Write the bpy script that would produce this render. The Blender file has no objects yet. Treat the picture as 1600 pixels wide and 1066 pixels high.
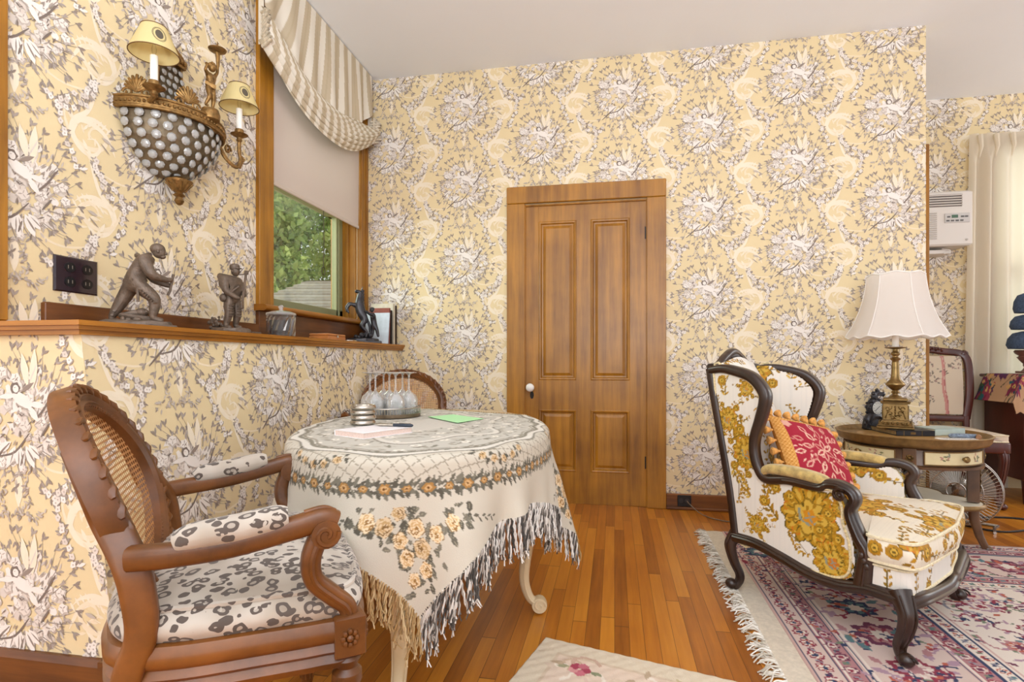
import bpy, math, random
import numpy as np
from mathutils import Vector, Matrix
PI = math.pi
S = bpy.context.scene
COL = S.collection
rnd = random.Random(7)

def lin(h):
    h = h.lstrip('#')
    c = [int(h[i:i + 2], 16) / 255 for i in (0, 2, 4)]
    return tuple(x / 12.92 if x <= .04045 else ((x + .055) / 1.055) ** 2.4 for x in c)

# ---------------------------------------------------------------- camera
YAW = math.radians(10.53)
cam = bpy.data.cameras.new('camera')
cam.lens = 36 * 861 / 1600
cam.sensor_width = 36
cam.shift_y = 32 / 1600
cam.clip_start = .02
co = bpy.data.objects.new('camera', cam)
COL.objects.link(co)
co.location = (0, 0, .95)
co.rotation_euler = (PI / 2, 0, YAW)
S.camera = co
S.view_settings.view_transform = 'Standard'
S.view_settings.look = 'None'
S.view_settings.exposure = 0.03
S.view_settings.gamma = 1
S.cycles.max_bounces = 10
S.cycles.transparent_max_bounces = 24
S.cycles.caustics_reflective = False
S.cycles.caustics_refractive = False
S.cycles.sample_clamp_indirect = 6

# ---------------------------------------------------------------- sky, daylight and an added fill
W = bpy.data.worlds.new('daylight')
S.world = W
W.use_nodes = True
bg = W.node_tree.nodes['Background']
bg.inputs['Color'].default_value = (.97, .98, 1.0, 1)
bg.inputs['Strength'].default_value = 1.05

def area(name, loc, target, sx, sy, power, col=(1, 1, 1)):
    l = bpy.data.lights.new(name, 'AREA')
    l.shape = 'RECTANGLE'
    l.size, l.size_y = sx, sy
    l.energy = power
    l.color = col
    o = bpy.data.objects.new(name, l)
    COL.objects.link(o)
    o.location = loc
    d = Vector(target) - Vector(loc)
    o.rotation_euler = d.to_track_quat('-Z', 'Y').to_euler()
    return o

area('daylight_room_windows', (.6, -2.6, 1.7), (.2, 3, 1.2), 3.4, 2.2, 40, (1, .98, .95))
area('added_ceiling_fill', (.2, -1.3, 1.25), (.3, -1.0, 3), 1.6, 1.6, 215, (.86, .93, 1))  # upward fill added behind the camera to brighten the ceiling
area('daylight_left_window', (-3.2, -1.2, 1.9), (-.4, 2.2, .6), 1.2, 1.8, 17, (1, .98, .95))
area('daylight_side_window', (-2.75, 3.0, 1.95), (-.4, 3.3, 1.2), 1.2, 1.5, 45, (.93, 1, .93))
area('daylight_behind_curtain', (3.36, 5.5, 1.8), (3.3, 4.7, 1.4), 1.2, 1.8, 15, (1, .99, .96))
area('daylight_alcove_window', (4.6, 3.9, 1.8), (2.4, 4.2, 1.2), 1.0, 1.8, 22, (1, .98, .95))

# ---------------------------------------------------------------- survey helpers
cY, sY = math.cos(YAW), math.sin(YAW)
def gp(lat, dep):
    """ground plan: metres to the right of / ahead of the tripod -> room X, Y"""
    return (cY * lat - sY * dep, sY * lat + cY * dep)

def catmull(pts, n=8, closed=False):
    P = [np.array(p, float) for p in pts]
    m = len(P)
    out = []
    segs = m if closed else m - 1
    for i in range(segs):
        if closed:
            p0, p1, p2, p3 = P[(i - 1) % m], P[i], P[(i + 1) % m], P[(i + 2) % m]
        else:
            p1, p2 = P[i], P[i + 1]
            p0 = P[i - 1] if i > 0 else 2 * p1 - p2
            p3 = P[i + 2] if i + 2 < m else 2 * p2 - p1
        for k in range(n):
            t = k / n
            out.append(.5 * ((2 * p1) + (-p0 + p2) * t + (2 * p0 - 5 * p1 + 4 * p2 - p3) * t * t + (-p0 + 3 * p1 - 3 * p2 + p3) * t ** 3))
    if not closed:
        out.append(P[-1])
    return out

def rrect(w, h, r=.25, n=3):
    """rounded rectangle section, r as a share of the smaller side"""
    R = min(w, h) * r
    o = []
    for cx, cy, a0 in ((w / 2 - R, h / 2 - R, 0), (-w / 2 + R, h / 2 - R, PI / 2), (-w / 2 + R, -h / 2 + R, PI), (w / 2 - R, -h / 2 + R, 3 * PI / 2)):
        for k in range(n + 1):
            a = a0 + PI / 2 * k / n
            o.append((cx + R * math.cos(a), cy + R * math.sin(a)))
    return o

def circ(r, n=10):
    return [(r * math.cos(2 * PI * k / n), r * math.sin(2 * PI * k / n)) for k in range(n)]

class MB:
    def __init__(s):
        s.v = []; s.f = []; s.m = []; s.c = []; s.hascol = False
    def add(s, vs, fs, m=0, col=None, M=None):
        b = len(s.v)
        if M is not None:
            vs = [tuple(M @ Vector(p)) for p in vs]
        s.v.extend([tuple(map(float, p)) for p in vs])
        for f in fs:
            s.f.append([b + i for i in f]); s.m.append(m); s.c.append(col)
        if col is not None: s.hascol = True
        return s
    def box(s, x0, x1, y0, y1, z0, z1, m=0, M=None, col=None, bev=0):
        if bev:
            b = min(bev, (x1 - x0) / 2.01, (y1 - y0) / 2.01, (z1 - z0) / 2.01)
            sec = lambda ix: [(x0 + ix, y1 - ix), ]
            zs = ((z0, b), (z0 + b, 0), (z1 - b, 0), (z1, b))
            rings = []
            for z, i in zs:
                k = b
                xa, xb, ya, yb = x0 + i, x1 - i, y0 + i, y1 - i
                k = b * .6
                rings.append([(xa + k, ya, z), (xb - k, ya, z), (xb, ya + k, z), (xb, yb - k, z), (xb - k, yb, z), (xa + k, yb, z), (xa, yb - k, z), (xa, ya + k, z)])
            return s.loft(rings, True, True, m, M, col)
        v = [(x0, y0, z0), (x1, y0, z0), (x1, y1, z0), (x0, y1, z0), (x0, y0, z1), (x1, y0, z1), (x1, y1, z1), (x0, y1, z1)]
        return s.add(v, [(0, 3, 2, 1), (4, 5, 6, 7), (0, 1, 5, 4), (1, 2, 6, 5), (2, 3, 7, 6), (3, 0, 4, 7)], m, col, M)
    def loft(s, rings, cap0=True, cap1=True, m=0, M=None, col=None, closed=False):
        n = len(rings[0]); vs = [p for r in rings for p in r]; fs = []
        R = len(rings)
        for i in range(R if closed else R - 1):
            a, b = i * n, ((i + 1) % R) * n
            for k in range(n):
                k2 = (k + 1) % n
                fs.append((a + k, a + k2, b + k2, b + k))
        if not closed:
            if cap0: fs.append(tuple(range(n - 1, -1, -1)))
            if cap1: fs.append(tuple((R - 1) * n + k for k in range(n)))
        return s.add(vs, fs, m, col, M)
    def lathe(s, prof, c=(0, 0, 0), n=20, m=0, M=None, col=None, sx=1, sy=1, cap=True):
        rings = [[(c[0] + r * sx * math.cos(2 * PI * k / n), c[1] + r * sy * math.sin(2 * PI * k / n), c[2] + z) for k in range(n)] for r, z in prof]
        return s.loft(rings, cap, cap, m, M, col)
    def sweep(s, path, sec, side=None, closed=False, m=0, M=None, scale=None, col=None, cap=True):
        """section (a, b): a along 'side', b along tangent x side"""
        P = [np.array(p, float) for p in path]; N = len(P)
        rings = []; prev = None
        for i in range(N):
            if closed: t = P[(i + 1) % N] - P[i - 1]
            else: t = P[min(i + 1, N - 1)] - P[max(i - 1, 0)]
            t = t / (np.linalg.norm(t) + 1e-12)
            if side is not None:
                a = np.array(side(i / (N - 1)) if callable(side) else side, float)
            else:
                a = prev if prev is not None else (np.array([0, 0, 1.]) if abs(t[2]) < .8 else np.array([1., 0, 0]))
            a = a - t * a.dot(t); a /= (np.linalg.norm(a) + 1e-12)
            prev = a
            b = np.cross(t, a)
            k = 1 if scale is None else (scale(i / max(N - 1, 1)) if callable(scale) else scale if isinstance(scale, (int, float)) else scale[i])
            ka, kb = k if isinstance(k, (tuple, list)) else (k, k)
            rings.append([P[i] + a * u * ka + b * w * kb for u, w in sec])
        return s.loft(rings, cap, cap, m, M, col, closed)
    def tube(s, path, r, n=8, closed=False, m=0, M=None, col=None):
        if callable(r): return s.sweep(path, circ(1, n), None, closed, m, M, r, col)
        return s.sweep(path, circ(r, n), None, closed, m, M, None, col)
    def ball(s, c, r, n=12, k=8, m=0, M=None, col=None):
        if not isinstance(r, (tuple, list)): r = (r, r, r)
        rings = []
        for j in range(k + 1):
            a = -PI / 2 + PI * j / k
            q = max(math.cos(a), .02)
            rings.append([(c[0] + r[0] * q * math.cos(2 * PI * i / n), c[1] + r[1] * q * math.sin(2 * PI * i / n), c[2] + r[2] * math.sin(a)) for i in range(n)])
        return s.loft(rings, True, True, m, M, col)
    def prism(s, poly, fn, d, m=0, M=None, col=None):
        """poly 2D -> fn(u, v, k) with k 0 / d"""
        n = len(poly)
        vs = [fn(u, v, 0) for u, v in poly] + [fn(u, v, d) for u, v in poly]
        fs = [tuple(range(n)), tuple(range(2 * n - 1, n - 1, -1))] + [(k, n + k, n + (k + 1) % n, (k + 1) % n) for k in range(n)]
        return s.add(vs, fs, m, col, M)
    def grid(s, fn, nu, nv, m=0, M=None, col=None, wrapu=False):
        vs = []
        for i in range(nu + 1):
            for j in range(nv + 1):
                vs.append(fn(i / nu, j / nv))
        fs = []
        for i in range(nu):
            for j in range(nv):
                a = i * (nv + 1) + j
                fs.append((a, a + nv + 1, a + nv + 2, a + 1))
        return s.add(vs, fs, m, col, M)
    def build(s, name, mats, parent=None, smooth=True, angle=40, vcols=None):
        me = bpy.data.meshes.new(name)
        me.from_pydata(s.v, [], s.f)
        if not isinstance(mats, (list, tuple)): mats = [mats]
        for x in mats: me.materials.append(x)
        if len(mats) > 1: me.polygons.foreach_set('material_index', s.m)
        if s.hascol:
            at = me.color_attributes.new('Col', 'FLOAT_COLOR', 'CORNER')
            buf = []
            for f, c in zip(s.f, s.c):
                c = c or (1, 1, 1)
                buf.extend([c[0], c[1], c[2], 1.0] * len(f))
            at.data.foreach_set('color', buf)
        if vcols is not None:
            at = me.color_attributes.new('Col', 'FLOAT_COLOR', 'POINT')
            a = np.ones((len(s.v), 4), np.float32); a[:, :3] = vcols
            at.data.foreach_set('color', a.ravel())
        if smooth:
            me.polygons.foreach_set('use_smooth', [True] * len(me.polygons))
        me.update()
        if smooth:
            try: me.set_sharp_from_angle(angle=math.radians(angle))
            except Exception: pass
        o = bpy.data.objects.new(name, me)
        COL.objects.link(o)
        if parent is not None: o.parent = parent
        return o

def np_grid(name, P, mats, parent=None, vcols=None, keep=None, solid=0):
    """dense grid object from array P (nu, nv, 3), colours (nu, nv, 3), keep mask per cell"""
    nu, nv = P.shape[:2]
    idx = np.arange(nu * nv).reshape(nu, nv)
    q = np.stack([idx[:-1, :-1], idx[1:, :-1], idx[1:, 1:], idx[:-1, 1:]], -1).reshape(-1, 4)
    if keep is not None: q = q[keep.reshape(-1)]
    used = np.unique(q); remap = np.zeros(nu * nv, np.int64); remap[used] = np.arange(len(used))
    V = P.reshape(-1, 3)[used].astype(np.float32); q = remap[q]
    me = bpy.data.meshes.new(name)
    me.vertices.add(len(V)); me.vertices.foreach_set('co', V.ravel())
    me.loops.add(q.size); me.loops.foreach_set('vertex_index', q.ravel().astype(np.int32))
    me.polygons.add(len(q)); me.polygons.foreach_set('loop_start', (np.arange(len(q)) * 4).astype(np.int32))
    me.polygons.foreach_set('loop_total', np.full(len(q), 4, np.int32))
    me.polygons.foreach_set('use_smooth', np.ones(len(q), bool))
    me.materials.append(mats)
    if vcols is not None:
        at = me.color_attributes.new('Col', 'FLOAT_COLOR', 'POINT')
        a = np.ones((len(V), 4), np.float32); a[:, :3] = vcols.reshape(-1, 3)[used]
        at.data.foreach_set('color', a.ravel())
    me.update(calc_edges=True); me.validate()
    o = bpy.data.objects.new(name, me); COL.objects.link(o)
    if parent is not None: o.parent = parent
    return o

def thing(name, label, cat, loc=(0, 0, 0), rz=0, group=None):
    o = bpy.data.objects.new(name, None)
    o.empty_display_size = .1
    COL.objects.link(o); o.location = loc; o.rotation_euler = (0, 0, rz)
    o['label'] = label; o['category'] = cat
    if group: o['group'] = group
    return o

def tag(o, label, cat, group=None, loc=None, rz=None):
    o['label'] = label; o['category'] = cat
    if group: o['group'] = group
    if loc is not None: o.location = loc
    if rz is not None: o.rotation_euler = (0, 0, rz)
    return o

def struct(o):
    o['kind'] = 'structure'
    return o

def kids(o): return [c for c in bpy.data.objects if c.parent == o]

def dup(root, loc, rz, label, group=None):
    r = root.copy(); COL.objects.link(r); r.location = loc; r.rotation_euler = (0, 0, rz); r['label'] = label
    if group: r['group'] = group
    for ch in kids(root):
        c = ch.copy(); COL.objects.link(c); c.parent = r
        for g in kids(ch):
            d = g.copy(); COL.objects.link(d); d.parent = c
    return r

# ---------------------------------------------------------------- materials
def newmat(name):
    m = bpy.data.materials.new(name); m.use_nodes = True
    return m, m.node_tree, m.node_tree.nodes['Principled BSDF']

def mat(name, col, rough=.5, metal=0, var=0, vs=30, bump=0, bs=200, spec=.5, trans=0, sheen=0, coat=0):
    m, nt, b = newmat(name)
    c = lin(col) if isinstance(col, str) else col
    b.inputs['Base Color'].default_value = (*c, 1)
    b.inputs['Roughness'].default_value = rough
    b.inputs['Metallic'].default_value = metal
    b.inputs['Specular IOR Level'].default_value = spec
    if sheen: b.inputs['Sheen Weight'].default_value = sheen
    if coat: b.inputs['Coat Weight'].default_value = coat; b.inputs['Coat Roughness'].default_value = .15
    tc = nt.nodes.new('ShaderNodeTexCoord')
    if var:
        n = nt.nodes.new('ShaderNodeTexNoise'); n.inputs['Scale'].default_value = vs; n.inputs['Detail'].default_value = 5
        r = nt.nodes.new('ShaderNodeValToRGB')
        r.color_ramp.elements[0].position = .3; r.color_ramp.elements[1].position = .7
        r.color_ramp.elements[0].color = (*[x * (1 - var) for x in c], 1)
        r.color_ramp.elements[1].color = (*[min(1, x * (1 + var)) for x in c], 1)
        nt.links.new(tc.outputs['Object'], n.inputs['Vector']); nt.links.new(n.outputs['Fac'], r.inputs['Fac'])
        nt.links.new(r.outputs['Color'], b.inputs['Base Color'])
    if bump:
        n = nt.nodes.new('ShaderNodeTexNoise'); n.inputs['Scale'].default_value = bs; n.inputs['Detail'].default_value = 3
        bp = nt.nodes.new('ShaderNodeBump'); bp.inputs['Strength'].default_value = bump; bp.inputs['Distance'].default_value = .004
        nt.links.new(tc.outputs['Object'], n.inputs['Vector']); nt.links.new(n.outputs['Fac'], bp.inputs['Height']); nt.links.new(bp.outputs['Normal'], b.inputs['Normal'])
    return m

def wood(name, c0, c1, rough=.35, stretch=(1, 1, .08), scale=25, coat=.2, blot=.35):
    m, nt, b = newmat(name)
    tc = nt.nodes.new('ShaderNodeTexCoord'); mp = nt.nodes.new('ShaderNodeMapping'); mp.inputs['Scale'].default_value = stretch
    n = nt.nodes.new('ShaderNodeTexNoise'); n.inputs['Scale'].default_value = scale; n.inputs['Detail'].default_value = 6; n.inputs['Roughness'].default_value = .65
    n2 = nt.nodes.new('ShaderNodeTexNoise'); n2.inputs['Scale'].default_value = 4; n2.inputs['Detail'].default_value = 3
    r = nt.nodes.new('ShaderNodeValToRGB'); r.color_ramp.elements[0].position = .32; r.color_ramp.elements[1].position = .68
    r.color_ramp.elements[0].color = (*lin(c0), 1); r.color_ramp.elements[1].color = (*lin(c1), 1)
    mx = nt.nodes.new('ShaderNodeMix'); mx.inputs[0].default_value = blot
    nt.links.new(tc.outputs['Object'], mp.inputs['Vector']); nt.links.new(mp.outputs['Vector'], n.inputs['Vector']); nt.links.new(tc.outputs['Object'], n2.inputs['Vector'])
    nt.links.new(n.outputs['Fac'], mx.inputs[2]); nt.links.new(n2.outputs['Fac'], mx.inputs[3])
    nt.links.new(mx.outputs[0], r.inputs['Fac']); nt.links.new(r.outputs['Color'], b.inputs['Base Color'])
    b.inputs['Roughness'].default_value = rough
    b.inputs['Coat Weight'].default_value = coat; b.inputs['Coat Roughness'].default_value = .2
    return m

def vmat(name, rough=.85, weave=0, ws=600, sheen=0, spec=.2):
    m, nt, b = newmat(name)
    a = nt.nodes.new('ShaderNodeAttribute'); a.attribute_name = 'Col'
    nt.links.new(a.outputs['Color'], b.inputs['Base Color'])
    b.inputs['Roughness'].default_value = rough; b.inputs['Specular IOR Level'].default_value = spec
    if sheen: b.inputs['Sheen Weight'].default_value = sheen
    if weave:
        tc = nt.nodes.new('ShaderNodeTexCoord'); n = nt.nodes.new('ShaderNodeTexNoise'); n.inputs['Scale'].default_value = ws
        bp = nt.nodes.new('ShaderNodeBump'); bp.inputs['Strength'].default_value = weave; bp.inputs['Distance'].default_value = .002
        nt.links.new(tc.outputs['Object'], n.inputs['Vector']); nt.links.new(n.outputs['Fac'], bp.inputs['Height']); nt.links.new(bp.outputs['Normal'], b.inputs['Normal'])
    return m

def glass(name, tint=(1, 1, 1), edge=.12, rough=.02, painted_glint=0):
    """thin clear glass: fresnel mix of clear and mirror"""
    m, nt, b = newmat(name)
    nt.nodes.remove(b)
    out = nt.nodes['Material Output']
    t = nt.nodes.new('ShaderNodeBsdfTransparent'); t.inputs['Color'].default_value = (*tint, 1)
    g = nt.nodes.new('ShaderNodeBsdfGlossy'); g.inputs['Roughness'].default_value = rough
    lw = nt.nodes.new('ShaderNodeLayerWeight'); lw.inputs['Blend'].default_value = edge
    mx = nt.nodes.new('ShaderNodeMixShader')
    nt.links.new(lw.outputs['Facing'], mx.inputs[0]); nt.links.new(t.outputs[0], mx.inputs[1]); nt.links.new(g.outputs[0], mx.inputs[2]); nt.links.new(mx.outputs[0], out.inputs[0])
    if painted_glint:  # white diffuse mixed in, stands for highlights on the clear glass
        d = nt.nodes.new('ShaderNodeBsdfDiffuse'); d.inputs['Color'].default_value = (.96, .95, .93, 1)
        m2 = nt.nodes.new('ShaderNodeMixShader'); m2.inputs[0].default_value = painted_glint
        nt.links.new(mx.outputs[0], m2.inputs[1]); nt.links.new(d.outputs[0], m2.inputs[2]); nt.links.new(m2.outputs[0], out.inputs[0])
    return m

def sheer(name, col, tr=.35, stripe=None):
    m, nt, b = newmat(name)
    out = nt.nodes['Material Output']
    t = nt.nodes.new('ShaderNodeBsdfTranslucent'); t.inputs['Color'].default_value = (*lin(col), 1)
    b.inputs['Base Color'].default_value = (*lin(col), 1); b.inputs['Roughness'].default_value = .9; b.inputs['Specular IOR Level'].default_value = .1
    mx = nt.nodes.new('ShaderNodeMixShader'); mx.inputs[0].default_value = tr
    nt.links.new(b.outputs[0], mx.inputs[1]); nt.links.new(t.outputs[0], mx.inputs[2]); nt.links.new(mx.outputs[0], out.inputs[0])
    return m

M_OAK = wood('golden_oak', '#70440A', '#BB8022', .38, (1, 1, .06), 22, .06)
M_OAKH = wood('golden_oak_level', '#74420A', '#BC7A1E', .38, (.06, .06, 1), 22, .06)
M_OAKDARK = wood('dark_oak', '#43210A', '#8A5220', .42, (.06, .06, 1), 20, .06)
M_WALNUT = wood('carved_walnut', '#341A08', '#8A5322', .36, (.3, .3, .3), 30, .1, .5)
M_EBONY = wood('dark_walnut', '#1D100A', '#3E281C', .32, (.4, .4, .3), 24, .3)
M_MAHOG = wood('mahogany', '#35120C', '#5E2418', .3, (.4, .4, .1), 20, .4)
M_GILT = mat('aged_gilt', '#8C6B3E', .42, .75, .35, 60, .5, 120)
M_BRASS = mat('antique_brass', '#8C7248', .33, .9, .25, 40)
M_BRASSREL = mat('brass_relief', '#7A6138', .4, .85, .5, 55, 1, 90)
M_BRONZE = mat('brown_bronze', '#6A5A4C', .45, .25, .3, 40, .5, 160)
M_BRONZE2 = mat('black_bronze', '#3D3B3E', .3, .4, .3, 50, .3, 160)
M_IRON = mat('black_iron', '#231E1C', .45, .5, .2, 50)
M_GLASS = glass('clear_glass', (.97, .98, .98), .35)
M_WINE = glass('wine_glass_crystal', (.98, .99, .99), .55, .03, .2)
M_PANE = glass('window_pane', (.93, .97, .93), .06)
M_WHITE = mat('white_paper', '#EFEAE4', .7)
M_CANDLE = mat('candle_sleeve', '#F6F1E8', .5)
M_BLACK = mat('black_plastic', '#141316', .35)
M_VCOL = vmat('printed_paper', .85)
M_FABRIC = vmat('printed_fabric', .9, .5, 500)
M_SATIN = vmat('brocade', .55, .35, 400, 0, .35)
M_RUG = vmat('rug_pile', .95, .8, 350)
M_STEEL = mat('silver_plate', '#B9B2A6', .22, .9, .15, 40)

# ---------------------------------------------------------------- 2D drawing
def leafpts(x, y, a, L, w):
    c, s = math.cos(a), math.sin(a)
    o = []
    for t, k in ((0, 0), (.3, .85), (.55, 1), (.8, .6), (1, 0), (.8, -.6), (.55, -1), (.3, -.85)):
        o.append((x + c * t * L - s * k * w / 2, y + s * t * L + c * k * w / 2))
    return o
def blobpts(x, y, rx, ry=None, a=0, n=10, lob=0, amp=.2, ph=0):
    ry = rx if ry is None else ry
    o = []
    for k in range(n):
        t = 2 * PI * k / n
        q = 1 + (amp * math.cos(lob * t + ph) if lob else 0)
        u, v = rx * q * math.cos(t), ry * q * math.sin(t)
        o.append((x + u * math.cos(a) - v * math.sin(a), y + u * math.sin(a) + v * math.cos(a)))
    return o
def ribbonpolys(pts, w):
    """stroke with width w(t)"""
    P = [np.array(p, float) for p in pts]; n = len(P); L = []; R = []
    for i in range(n):
        t = P[min(i + 1, n - 1)] - P[max(i - 1, 0)]; t /= (np.hypot(*t) + 1e-9)
        h = (w(i / (n - 1)) if callable(w) else w) / 2
        L.append((P[i][0] - t[1] * h, P[i][1] + t[0] * h)); R.append((P[i][0] + t[1] * h, P[i][1] - t[0] * h))
    return [[L[i], L[i + 1], R[i + 1], R[i]] for i in range(n - 1)]

class Canvas:
    def __init__(s, w, h, res, bgc):
        s.w, s.h, s.res = w, h, res
        s.a = np.zeros((int(h / res), int(w / res), 3), np.float32); s.a[:] = bgc
        s.wrap = False
    def poly(s, pts, col, al=1.0):
        P = np.array(pts, float) / s.res
        H, Wd = s.a.shape[:2]
        shifts = [(0, 0)] if not s.wrap else [(i * Wd, j * H) for i in (-1, 0, 1) for j in (-1, 0, 1)]
        for dx, dy in shifts:
            Q = P + (dx, dy)
            x0, y0 = np.floor(Q.min(0)).astype(int); x1, y1 = np.ceil(Q.max(0)).astype(int) + 1
            x0, y0, x1, y1 = max(x0, 0), max(y0, 0), min(x1, Wd), min(y1, H)
            if x0 >= x1 or y0 >= y1: continue
            X, Y = np.meshgrid(np.arange(x0, x1) + .5, np.arange(y0, y1) + .5)
            ins = np.zeros(X.shape, bool)
            n = len(Q)
            for i in range(n):
                ax, ay = Q[i]; bx, by = Q[(i + 1) % n]
                if ay == by: continue
                ins ^= ((ay > Y) != (by > Y)) & (X < (bx - ax) * (Y - ay) / (by - ay) + ax)
            reg = s.a[y0:y1, x0:x1]
            reg[ins] = reg[ins] * (1 - al) + np.array(col, np.float32) * al
    def leaf(s, x, y, a, L, w, col, al=1): s.poly(leafpts(x, y, a, L, w), col, al)
    def blob(s, x, y, rx, col, ry=None, a=0, n=12, lob=0, amp=.2, ph=0, al=1): s.poly(blobpts(x, y, rx, ry, a, n, lob, amp, ph), col, al)
    def stroke(s, pts, w, col, al=1):
        for q in ribbonpolys(pts, w): s.poly(q, col, al)
    def get(s, u, v):
        H, Wd = s.a.shape[:2]
        i = (np.asarray(v) / s.res).astype(int); j = (np.asarray(u) / s.res).astype(int)
        if s.wrap: i %= H; j %= Wd
        else: i = np.clip(i, 0, H - 1); j = np.clip(j, 0, Wd - 1)
        return s.a[i, j]
# ================================================================ wallpaper (toile) drawn as flat print on the wall meshes
C_PAPER = lin('#E9CB93')
def tile_polys():
    r = random.Random(11)
    out = []                                     # (layer, colour, polygon)
    SCR, SCR2 = lin('#F2E5CD'), lin('#EFDFC2')
    PET = [lin(c) for c in ('#EEE6DD', '#E5DBD1', '#F1EAE2', '#DDD2C7')]
    GRY = [lin(c) for c in ('#C3B7AC', '#B8ABA0', '#CCC0B5')]
    DRK = [lin(c) for c in ('#A3978D', '#998B80', '#AFA298')]
    VDK = lin('#80736A')
    def rib(layer, col, pts, w, n=5):
        for q in ribbonpolys(catmull([(a, b, 0) for a, b in pts], n) if False else [p[:2] for p in catmull([(a, b, 0) for a, b in pts], n)], w):
            out.append((layer, col, q))
    hump = lambda a: (lambda t: a * (.25 + 1.5 * math.sin(PI * min(1, t * 1.05)) * (1 - .45 * t)))
    # acanthus scrolls on both sides
    for mx in (1, -1):
        o = .0 if mx == 1 else 0
        X = lambda x: mx * x + o
        rib(0, SCR, [(X(.245), .105), (X(.262), .04), (X(.29), -.03), (X(.335), -.075), (X(.345), -.12), (X(.315), -.165), (X(.272), -.175), (X(.245), -.145), (X(.262), -.118), (X(.29), -.125)], hump(.013), 5)
        rib(0, SCR, [(X(.345), -.10), (X(.315), -.072), (X(.27), -.068), (X(.222), -.09), (X(.195), -.13), (X(.185), -.15)], hump(.012), 5)
        rib(0, SCR2, [(X(.30), -.17), (X(.25), -.22), (X(.205), -.235), (X(.15), -.24), (X(.10), -.225), (X(.075), -.19)], lambda t: .007, 5)
        rib(0, SCR2, [(X(.16), .235), (X(.165), .18), (X(.19), .135), (X(.235), .112), (X(.285), .12), (X(.312), .155), (X(.295), .19), (X(.262), .185), (X(.25), .16), (X(.27), .145)], hump(.011), 5)
        rib(0, SCR, [(X(.19), .135), (X(.21), .19), (X(.26), .215), (X(.31), .205), (X(.335), .185)], hump(.011), 5)
        for k in range(7):                       # frilled edges of the acanthus
            t = k / 6
            out.append((0, SCR, leafpts(X(.245 + .09 * t), .10 - .18 * t, PI / 2 + mx * (.5 - 1.2 * t), .042, .012)))
            out.append((0, SCR2, leafpts(X(.17 + .12 * t), .2 - .09 * t, PI * .75 - mx * t, .032, .009)))
            out.append((0, SCR, leafpts(X(.205 + .1 * t), -.10 + .03 * math.sin(PI * t), PI / 2 + .6 * mx, .032, .009)))
    # garlands of small flowers hanging between bouquets
    for mx in (1, -1):
        path = catmull([(mx * .265, .075, 0), (mx * .30, .02, 0), (mx * .372, -.02, 0), (mx * .385, -.085, 0), (mx * .365, -.16, 0), (mx * .325, -.235, 0)], 7)
        path2 = catmull([(mx * .10, -.30, 0), (mx * .15, -.315, 0), (mx * .215, -.29, 0), (mx * .255, -.225, 0), (mx * .262, -.19, 0)], 6)
        for P in (path, path2):
            for k, p in enumerate(P):
                for _ in range(3):
                    a = r.uniform(0, 2 * PI)
                    out.append((3, r.choice(DRK), leafpts(p[0] + r.uniform(-.008, .008), p[1] + r.uniform(-.008, .008), a, r.uniform(.014, .026), .007)))
                if k % 2 == 0:
                    q = (p[0] + r.uniform(-.01, .01), p[1] + r.uniform(-.01, .01))
                    out.append((4, r.choice(PET), blobpts(q[0], q[1], .011, .009, r.uniform(0, 3), 9, 5, .25)))
                    out.append((5, GRY[0], blobpts(q[0], q[1], .0028, n=6)))
    # bouquet: pale ground
    def inside():
        while True:
            x, y = r.uniform(-.18, .2), r.uniform(-.25, .1)
            e = ((x - .01) / .165) ** 2 + ((y + .085) / .15) ** 2
            if e < 1: return x, y
    for _ in range(62):
        x, y = inside()
        out.append((1, r.choice(PET), blobpts(x * .95, y * .97, r.uniform(.012, .026), r.uniform(.009, .017), r.uniform(0, 3), 10, 5, .16, r.uniform(0, 6))))
    # spray of leaves radiating from the rim
    for k in range(190):
        t = r.uniform(0, 2 * PI)
        q = r.uniform(.35, 1.15) ** .7
        x, y = .012 + .165 * q * math.cos(t), -.085 + .165 * q * math.sin(t)
        a = t + r.uniform(-.6, .6)
        out.append((2, r.choice(DRK + GRY), leafpts(x - .01 * math.cos(a), y - .01 * math.sin(a), a, r.uniform(.014, .03), r.uniform(.005, .009))))
    for t in [2 * PI * k / 30 + r.uniform(-.1, .1) for k in range(30)]:   # twigs
        pts = [(.012 + .165 * q * math.cos(t + .12 * i), -.085 + .165 * q * math.sin(t + .12 * i)) for i, q in enumerate((.7, .95, 1.22))]
        for qd in ribbonpolys(pts, lambda s: .0035 * (1.2 - s)): out.append((2, DRK[0], qd))
        out.append((2, r.choice(DRK), leafpts(pts[2][0] - .008 * math.cos(t), pts[2][1] - .008 * math.sin(t), t + .1, .026, .007)))
        for i in (-1, 1):
            out.append((2, r.choice(DRK), leafpts(pts[2][0], pts[2][1], t + i * .5, .024, .008)))
            out.append((2, r.choice(DRK), leafpts(pts[1][0], pts[1][1], t + i * .9, .022, .007)))
    # flowers: petals, outlines and shading strokes
    for _ in range(44):
        x, y = inside(); R = r.uniform(.009, .019)
        a0 = r.uniform(0, 6)
        out.append((3, r.choice(GRY), blobpts(x + .002, y - .004, R * 1.12, n=11, lob=5, amp=.2, ph=a0)))
        out.append((4, r.choice(PET), blobpts(x, y, R, R * .9, n=11, lob=5, amp=.2, ph=a0)))
        for k in range(3):
            a = a0 + k * 2.1
            out.append((5, r.choice(GRY), leafpts(x, y, a, R * .8, R * .22)))
    for _ in range(95):
        x, y = inside(); a = r.gauss(-2.2, .8)
        out.append((5, r.choice(DRK + [VDK]), leafpts(x, y, a, r.uniform(.012, .03), r.uniform(.0025, .006))))
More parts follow.
